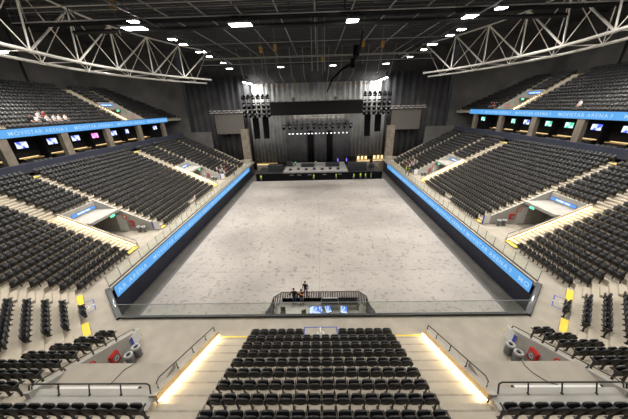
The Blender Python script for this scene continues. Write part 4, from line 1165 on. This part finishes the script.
# floods added over the stands and behind the camera to brighten the seating
for x,y,pw in ((-7,-3,.5),(7,-3,.5),(-25,12,.9),(25,12,.9),(-10,15,1.0),(10,15,1.0),(-24,24,2.),(24,24,2.),(-24,38,2.2),(24,38,2.2),(-21,52,1.2),(21,52,1.2)):
    flood((x,y,22.8), f'added floodlight high over the {"left" if x<0 else "right"} stands, {ORD[[-3,12,15,24,38,52].index(y)] if y in (-3,12,15,24,38,52) else "last"} from the camera end', 1.4, 1.0, PW*1.0*pw, 'added floodlights over the stands', 'tube')

# ring trusses
path = [(22.5,8.0),(25.3,14),(27.2,20),(28.7,26.5),(29.9,33),(30.3,39.5),(29.2,46.5),(26.9,53.3),(23.2,59.8)]
def spline(P, n):
    P = [Vector((p[0],p[1],0)) for p in P]; out = []
    for i in range(len(P)-1):
        p0,p1,p2,p3 = P[max(i-1,0)],P[i],P[i+1],P[min(i+2,len(P)-1)]
        for k in range(n):
            t = k/n; out.append(.5*((2*p1)+(p2-p0)*t+(2*p0-5*p1+4*p2-p3)*t*t+(3*p1-p0-3*p2+p3)*t**3))
    return out+[P[-1]]
fine = spline(path, 12)
cum = [0]
for i in range(1,len(fine)): cum.append(cum[-1]+(fine[i]-fine[i-1]).length)
def at(s):
    s = min(max(s,0),cum[-1]-1e-4)
    for i in range(len(cum)-1):
        if cum[i+1] >= s:
            t = (s-cum[i])/(cum[i+1]-cum[i]); p = fine[i].lerp(fine[i+1],t); d = (fine[i+1]-fine[i]).normalized()
            return p, Vector((d.y,-d.x,0))
    return fine[-1], Vector((1,0,0))
NODE = 6.6
for sg in (-1,1):
    S = SIDE[sg]
    t = thing('roof_truss', f'large curved tubular steel roof truss on the {S} below the ceiling', 'roof truss', (0,0,19))
    def P(s, off, z):
        p, nrm = at(s); q = p+nrm*off; return (sg*q.x, q.y, z-19)
    N_ = int(cum[-1]/NODE)
    s0 = 2.2                                         # aligns a node with the one seen at the frame edge
    for nm,off,z,r in (('bottom_chord',0,19,.17),('bottom_chord',1.7,18.4,.15),('top_chord',-1.5,24.1,.11)):
        bb = MB(); bb.tube([P(cum[-1]*i/60,off,z) for i in range(61)], r, 10); bb.build(nm, M['truss'], t, True)
    def strut(a, c, r):
        bb = MB(); bb.tube([a,c], r, 8); bb.build('brace', M['truss'], t, True)
    for i in range(-2, N_+1):
        n0, n1, n2 = (s0+(i+q)*NODE for q in range(3)); ap = n0+.83*NODE; mid = n0+.5*NODE
        if ap > cum[-1]: break
        A = P(ap,-1.5,24.1)
        for q,r in ((n0,.115),(n1,.10),(n2,.05)):
            if 0 <= q <= cum[-1]: strut(P(q,0,19), A, r)
        for q in (mid,n1+.5*NODE):
            if 0 <= q <= cum[-1]: strut(P(q,1.7,18.4), A, .045)
        if n0 >= 0: strut(P(n0,0,19), P(mid,1.7,18.4), .045)
        if 0 <= n1 <= cum[-1] and mid >= 0: strut(P(n1,0,19), P(mid,1.7,18.4), .045)
    bb = MB()
    for i in range(N_+1):
        x,y,z = P(s0+i*NODE,0,19); bb.ell((x,y,z), .26,.26,.22, 10, 6)
        x,y,z = P(s0+i*NODE+NODE/2,1.7,18.4); bb.ell((x,y,z), .24,.24,.2, 10, 6)
    bb.build('node_joint', M['truss'], t, True)
    for k,s in enumerate((6,19,32,45)):
        bb = MB(); a = P(s,-1.5,24.1); bb.tube([a,(a[0],a[1],7.0)], .07, 6); bb.build('hanger', M['trussd'], t)

# ------------------------------------------------------------------ mixing desk enclosure in the pit
f = thing('crowd_barrier', 'black slatted crowd barrier around the mixing position in the pit', 'barrier', (0,16.6,FZ))
pts = [(-4.08,-2.0),(-3.92,-.6),(-3.3,0),(3.4,0),(3.95,-.6),(4.05,-2.0)]
bb = MB()
for zz in (.08,1.16): bb.tube([(x,y,zz) for x,y in pts], .035, 6)
bb.build('rail', M['steelblk'], f)
bars = MB()
for (x0,y0),(x1,y1) in zip(pts[:-1],pts[1:]):
    n_ = max(2,int(math.hypot(x1-x0,y1-y0)/.15))
    for i in range(n_): bars.tube([(x0+(x1-x0)*i/n_,y0+(y1-y0)*i/n_,.08),(x0+(x1-x0)*i/n_,y0+(y1-y0)*i/n_,1.16)], .05, 5)
bars.build('vertical_bar_grille', M['steelblk'], f)
bb = MB(); bb.box(-3.3,3.4,-.05,-.03,.1,.52); bb.build('kick_panel', M['black'], f)
for x in (-2.0,-1.0,0,1,2.05):
    bb = MB(); bb.tube([(x,0,1.16),(x,.0,.05),(x,.7,.02)], .03, 6); bb.build('brace', M['steelblk'], f)
for sg in (-1,1):
    p = thing('cable_ramp', f'dark grey sloping ramp panel at the {SIDE[sg]} end of the mixing position', 'ramp', (sg*4.25,14.6,FZ))
    bb = MB(); bb.add([(-.4,-.9,0),(.4,-.9,0),(.4,.9,0),(-.4,.9,0),(-.35*sg,-.9,1.1),(-.30*sg,-.9,1.1),(-.30*sg,.8,1.1),(-.35*sg,.8,1.1)],[(3,2,1,0),(0,1,5,4),(1,2,6,5),(2,3,7,6),(3,0,4,7),(4,5,6,7)]); bb.build('panel', M['pitwall'], p)
    bb = MB(); bb.box(-.4,.4,-.95,-.9,0,.1); bb.build('edge', M['steelblk'], p)
pf = thing('mixing_platform', 'pale low platform inside the barrier of the mixing position', 'platform', (-.2,14.7,FZ))
bb = MB(); bb.box(-3.4,3.4,-1.2,1.1,.12,.2); bb.build('deck', M['wallcon'], pf)
bb = MB()
for x in (-3.2,-1,1,3.2): bb.box(x-.05,x+.05,-1.1,1.0,0,.12)
bb.build('frame', M['steelblk'], pf)
dk_ = thing('mixing_desk', 'long dark mixing desk along the barrier of the mixing position', 'desk', (1.6,15.75,FZ))
bb = MB(); bb.box(-1.5,1.7,-.35,.4,.78,.84); bb.build('tabletop', M['case'], dk_)
bb = MB()
for x in (-1.4,1.6): bb.box(x-.04,x+.04,-.3,.35,0,.78)
bb.build('trestle', M['steelblk'], dk_)
bb = MB(); bb.box(-1.4,-.1,-.25,.3,.84,.93); bb.box(.0,1.5,-.25,.3,.84,.96); bb.build('console', M['black'], dk_)
bb = MB(); bb.box(-1.35,-.1,.3,.34,.9,.96); bb.build('white_edge', M['white'], dk_)
for i,(x,y,w_,lab) in enumerate(((-.32,14.6,.55,'wide blue monitor of the mixing position, the largest'),(.62,14.65,.27,'bright tilted laptop in the mixing position'),(1.9,14.6,.3,'narrow blue monitor at the right of the mixing position'))):
    t = thing('computer_monitor' if i != 1 else 'laptop', lab, 'monitor' if i != 1 else 'laptop', (x,y,FZ+.2), [0,.35,-.1][i])
    bb = MB(); bb.box(-.06,.06,-.02,.06,0,.9); bb.lathe((0,0,0),[(.22,0),(.22,.03)],14); bb.build('stand', M['steelblk'], t)
    bb = MB(); bb.add([(-w_/1,-.34,.86),(w_,-.34,.86),(w_,.16,1.18),(-w_,.16,1.18),(-w_,-.32,.82),(w_,-.32,.82),(w_,.18,1.14),(-w_,.18,1.14)],[(0,1,2,3),(7,6,5,4),(0,4,5,1),(1,5,6,2),(2,6,7,3),(3,7,4,0)]); bb.build('casing', M['black'], t)
    bb = MB(); e = .04; bb.add([(-w_+e,-.31,.884),(w_-e,-.31,.884),(w_-e,.13,1.166),(-w_+e,.13,1.166)],[(0,1,2,3)]); bb.build('screen', M['pcblue'], t)
for i,(x,y) in enumerate(((-3.0,14.7),(-1.2,14.4))):
    ch = thing('office_chair', f'black chair inside the mixing position, {"at the left end" if i==0 else "near the blue monitor"}', 'chair', (x,y,FZ+.2), .4*i)
    bb = MB(); bb.box(-.22,.22,-.22,.22,.44,.5); bb.build('seat', M['fabric'], ch, bevel=.02)
    bb = MB(); bb.box(-.2,.2,.2,.25,.5,.95); bb.build('backrest', M['fabric'], ch, bevel=.02)
    for sx in (-1,1):
        for sy in (-1,1):
            bb = MB(); bb.tube([(sx*.19,sy*.19,.44),(sx*.22,sy*.22,0)], .018, 6); bb.build('leg', M['steelblk'], ch)

# ------------------------------------------------------------------ people
def skin_body(joints, edges, radii, name):
    me = bpy.data.meshes.new(name); me.from_pydata(joints, edges, [])
    o = bpy.data.objects.new(name, me); COL.objects.link(o)
    sk = o.modifiers.new('skin','SKIN'); sk.use_smooth_shade = True
    if not me.skin_vertices: 
        bpy.context.view_layer.objects.active = o; bpy.ops.mesh.customdata_skin_add()
    for i,r in enumerate(radii):
        s = me.skin_vertices[0].data[i]; s.radius = r if isinstance(r,tuple) else (r,r); s.use_root = (i == 0)
    sb = o.modifiers.new('sub','SUBSURF'); sb.levels = 1; sb.render_levels = 1
    dg = bpy.context.evaluated_depsgraph_get(); dg.update()
    out = bpy.data.meshes.new_from_object(o.evaluated_get(dg)); bpy.data.objects.remove(o)
    out.name = name; return out
def pose(kind):
    J = []; E = []; Rr = []
    def add(p, r, par=None):
        J.append(p); Rr.append(r)
        if par is not None: E.append((par,len(J)-1))
        return len(J)-1
    sit = kind == 'seated'; hz = .50 if sit else .93
    lean = .06 if sit else .02
    pel = add((0,0,hz), (.15,.11)); sp = add((0,lean*.4,hz+.22), (.135,.10), pel); che = add((0,lean,hz+.42), (.165,.11), sp)
    nk = add((0,lean+.02,hz+.57), .055, che); hd = add((0,lean+.045,hz+.66), (.075,.085), nk); tp = add((0,lean+.04,hz+.79), (.07,.085), hd)
    ns = add((0,lean+.145,hz+.70), .014, hd)
    for s in (-1,1):
        sh = add((s*.19,lean,hz+.47), .062, che)
        if kind == 'akimbo': el, wr, pa = (s*.40,-.06,hz+.22), (s*.24,.08,hz+.04), (s*.17,.10,hz+.02)
        elif kind == 'seated': el, wr, pa = (s*.24,.04,hz+.22), (s*.17,.30,hz+.14), (s*.14,.37,hz+.13)
        elif kind == 'reach': el, wr, pa = (s*.26,.14,hz+.24), (s*.16,.36,hz+.26), (s*.14,.43,hz+.27)
        else: el, wr, pa = (s*.25,-.02,hz+.20), (s*.25,.09,hz-.03), (s*.245,.12,hz-.11)
        e = add(el, .042, sh); w = add(wr, .029, e); p = add(pa, (.036,.02), w)
        d = (Vector(pa)-Vector(wr)).normalized(); sd = Vector((1,0,0)) if abs(d.x) < .7 else Vector((0,1,0))
        sd = (sd-d*sd.dot(d)).normalized()
        curl = d.cross(sd).normalized()
        if curl.y > 0: curl = -curl
        for q,(o_,ln) in enumerate(((-.028,.062),(-.010,.072),(.010,.068),(.028,.052))):
            b0 = Vector(pa)+sd*o_+d*.02; b1 = b0+d*ln*.55; b2 = b1+d*ln*.4+curl*.012
            k = add(tuple(b0), .009, p); k = add(tuple(b1), .0085, k); add(tuple(b2), .0075, k)
        b0 = Vector(pa)-sd*.036*s-d*.01; k = add(tuple(b0), .010, p); add(tuple(b0-sd*.02*s+d*.035), .009, k)
        hp = add((s*.095,0,hz-.05), .09, pel)
        if sit: kn, an, to = (s*.12,.44,hz-.02), (s*.12,.46,.09), (s*.13,.60,.045)
        else: kn, an, to = (s*.11,.02,.50), (s*.12,-.03,.09), (s*.14,.12,.045)
        k = add(kn, .062, hp); a = add(an, .042, k); add(to, (.042,.035), a)
    return J,E,Rr,hz
POSES = {}
def person_mesh(kind, top, legs, vest=None):
    key = (kind,top,legs,vest)
    if key in POSES: return POSES[key]
    J,E,Rr,hz = pose(kind); me = skin_body(J,E,Rr,'body')
    me.materials.clear()
    for m in ('skin',top,legs,'shoe',vest or top): me.materials.append(M[m])
    hand = [Vector(J[i]) for i in range(len(J)) if Rr[i] == (.036,.02)]
    for p in me.polygons:
        c = p.center; p.use_smooth = True
        if c.z > hz+.54: i = 0
        elif any((c-h).length < .17 for h in hand): i = 0
        elif c.z < .085: i = 3
        elif (kind == 'seated' and c.y > .16 and c.z < hz+.09) or c.z < hz+.02: i = 2
        else: i = 4 if abs(c.x) < .2 and vest else 1
        p.material_index = i
    POSES[key] = (me,hz); return POSES[key]
HAIR = MB(); HAIR.ell((0,-.012,.02), .086,.10,.085, 14, 8)
HAIRM = HAIR.mesh('hair', M['hair'], True)
EYE = MB()
for s in (-1,1): EYE.ell((s*.031,.088,0), .011,.008,.008, 8, 5)
EYEM = EYE.mesh('eyes', M['eye'], True)
def person(loc, rz, kind, top, legs, label, vest=None, group=None):
    me,hz = person_mesh(kind,top,legs,vest)
    t = thing('person', label, 'person', loc, rz, group)
    lean = .06 if kind == 'seated' else .02
    for nm,m_,dz,dy in (('body',me,0,0),('hair',HAIRM,hz+.755,lean+.03),('eyes',EYEM,hz+.725,lean+.04)):
        o = bpy.data.objects.new(nm, m_); COL.objects.link(o); o.parent = t; o.location = (0,dy,dz)
    return t
# at the mixing position
person((-2.22,16.35,FZ), 0, 'akimbo', 'shirtk', 'jeans', 'person in black shirt and blue jeans standing with hands on hips by the mixing barrier')
person((-1.55,16.22,FZ), .5, 'reach', 'shirtk', 'khaki', 'person in black with an orange sash standing inside the mixing barrier')
person((-1.28,17.3,FZ), PI-.3, 'stand', 'shirtk', 'khaki', 'person in black standing just outside the mixing barrier')
sash = MB(); sash.tube([(-.16,.12,1.42),(0,.17,1.28),(.17,.12,1.10),(.17,-.10,1.12),(0,-.13,1.28),(-.16,-.10,1.42),(-.16,.12,1.42)], .035, 6)
for o in sc.objects:
    if o.get('label','').startswith('person in black with an orange sash'): sash.build('sash', M['orange'], o, True)
# by the side glass and stage
person((-18.15,33.2,0), -1.2, 'stand', 'shirtw', 'khaki', 'person in white shirt and dark trousers standing in the left front row gap')
person((-17.75,50.0,0), -1.0, 'stand', 'shirtk', 'jeans', 'person in dark clothes standing by the left glass near the stage')
person((17.75,46.6,0), 1.4, 'stand', 'shirtk', 'khaki', 'person in yellow vest by the right glass, nearer the camera of the pair', 'hivis')
person((17.7,48.0,0), 1.9, 'stand', 'shirtk', 'khaki', 'person in yellow vest by the right glass, farther from the camera of the pair', 'hivis')
person((-13.3,54.7,FZ), .3, 'stand', 'shirtk', 'khaki', 'crew member in yellow vest on the pit floor at the left end of the stage', 'hivis')
for i,(x,y) in enumerate(((-1.0,54.6),(4.2,54.7),(8.2,54.4),(9.8,54.8),(10.9,54.5),(12.2,54.7))):
    person((x,y,FZ), random.uniform(-2,2), 'stand', 'shirtk', 'khaki', f'crew member in yellow vest before the stage front, {ORD[i]} from the left', 'hivis', 'crew along the stage front')
def sit_on(sg, k, y, top, label, upper=False, group=None):
    if upper: x, zz = UX0+k*UT-.26-.20, UZ+k*UR
    else: x, zz = XS+row_d(k)-.20, k*R
    person((sg*x,y,zz), sg*PI/2, 'seated', top, 'khaki', label, None, group)
for i,(k,y,c) in enumerate(((1,48.5,'shirtw'),(1,49.6,'shirtr'),(2,48.4,'shirtw'),(2,49.5,'shirtw'),(2,50.8,'shirtr'),(3,48.6,'shirtw'),(3,51.0,'shirtw'))):
    sit_on(-1,k,y,c,f'seated person in {"white" if c=="shirtw" else "dark red"} shirt, {ORD[i]} of the group beside the far left vomitory',False,'people seated near the stage on the left')
for i,(k,y,c) in enumerate(((1,50.5,'shirtw'),(1,51.6,'shirtr'),(2,50.4,'shirtw'),(2,51.5,'shirtw'),(2,52.8,'shirtr'),(3,50.6,'shirtw'),(3,52.0,'shirtw'))):
    sit_on(1,k,y,c,f'seated person in {"white" if c=="shirtw" else "dark red"} shirt, {ORD[i]} of the group beside the far right vomitory',False,'people seated near the stage on the right')
for i,(k,y,c) in enumerate(((1,31.4,'shirtk'),(1,32.1,'shirtw'),(1,33.4,'shirtw'),(1,34.3,'shirtw'),(1,35.0,'shirtw'),(1,35.9,'shirtw'),(2,33.2,'shirtw'),(2,33.9,'shirtr'))):
    sit_on(-1,k,y,c,f'spectator in {dict(shirtw="white",shirtr="dark red",shirtk="black")[c]} shirt, {ORD[i]} of the group low in the left upper tier',True,'people in the left upper tier')
sit_on(1,1,35.8,'shirtw','lone spectator in white shirt low in the right upper tier',True)
for i,y in enumerate((52.3,53.0,53.8)):
    sit_on(1,1,y,'shirtr' if i==1 else 'shirtk',f'spectator in dark clothes by the right upper vomitory, {ORD[i]} in the row',True,'people by the right upper vomitory')

# ------------------------------------------------------------------ world, camera, view
w = bpy.data.worlds.new('hall'); sc.world = w; w.use_nodes = True
w.node_tree.nodes['Background'].inputs[0].default_value = (.9,.93,1,1)
w.node_tree.nodes['Background'].inputs[1].default_value = .02
F_PX, PITCHA, YAW, ROLL = 242.3, math.radians(23.02), math.radians(-1.34), math.radians(-1.626)
Fw = Vector((math.sin(YAW)*math.cos(PITCHA), math.cos(YAW)*math.cos(PITCHA), -math.sin(PITCHA)))
Rt = Vector((math.cos(YAW), -math.sin(YAW), 0)); Up = Rt.cross(Fw)
R2 = Rt*math.cos(ROLL)+Up*math.sin(ROLL); U2 = Up*math.cos(ROLL)-Rt*math.sin(ROLL)
cd = bpy.data.cameras.new('camera'); cam = bpy.data.objects.new('camera', cd); COL.objects.link(cam)
cd.sensor_fit = 'HORIZONTAL'; cd.sensor_width = 36; cd.lens = F_PX/628*36; cd.clip_start = .1; cd.clip_end = 400
mw = Matrix.Identity(4)
for i in range(3): mw[i][0] = R2[i]; mw[i][1] = U2[i]; mw[i][2] = -Fw[i]
mw[0][3], mw[1][3], mw[2][3] = .1, 0, 13.0
cam.matrix_world = mw
sc.camera = cam
sc.view_settings.view_transform = 'Standard'; sc.view_settings.look = 'None'
sc.view_settings.exposure = 0.0; sc.view_settings.gamma = 1; sc.view_settings.use_curve_mapping = False
sc.cycles.use_denoising = True
sc.cycles.max_bounces = 8; sc.cycles.transparent_max_bounces = 12
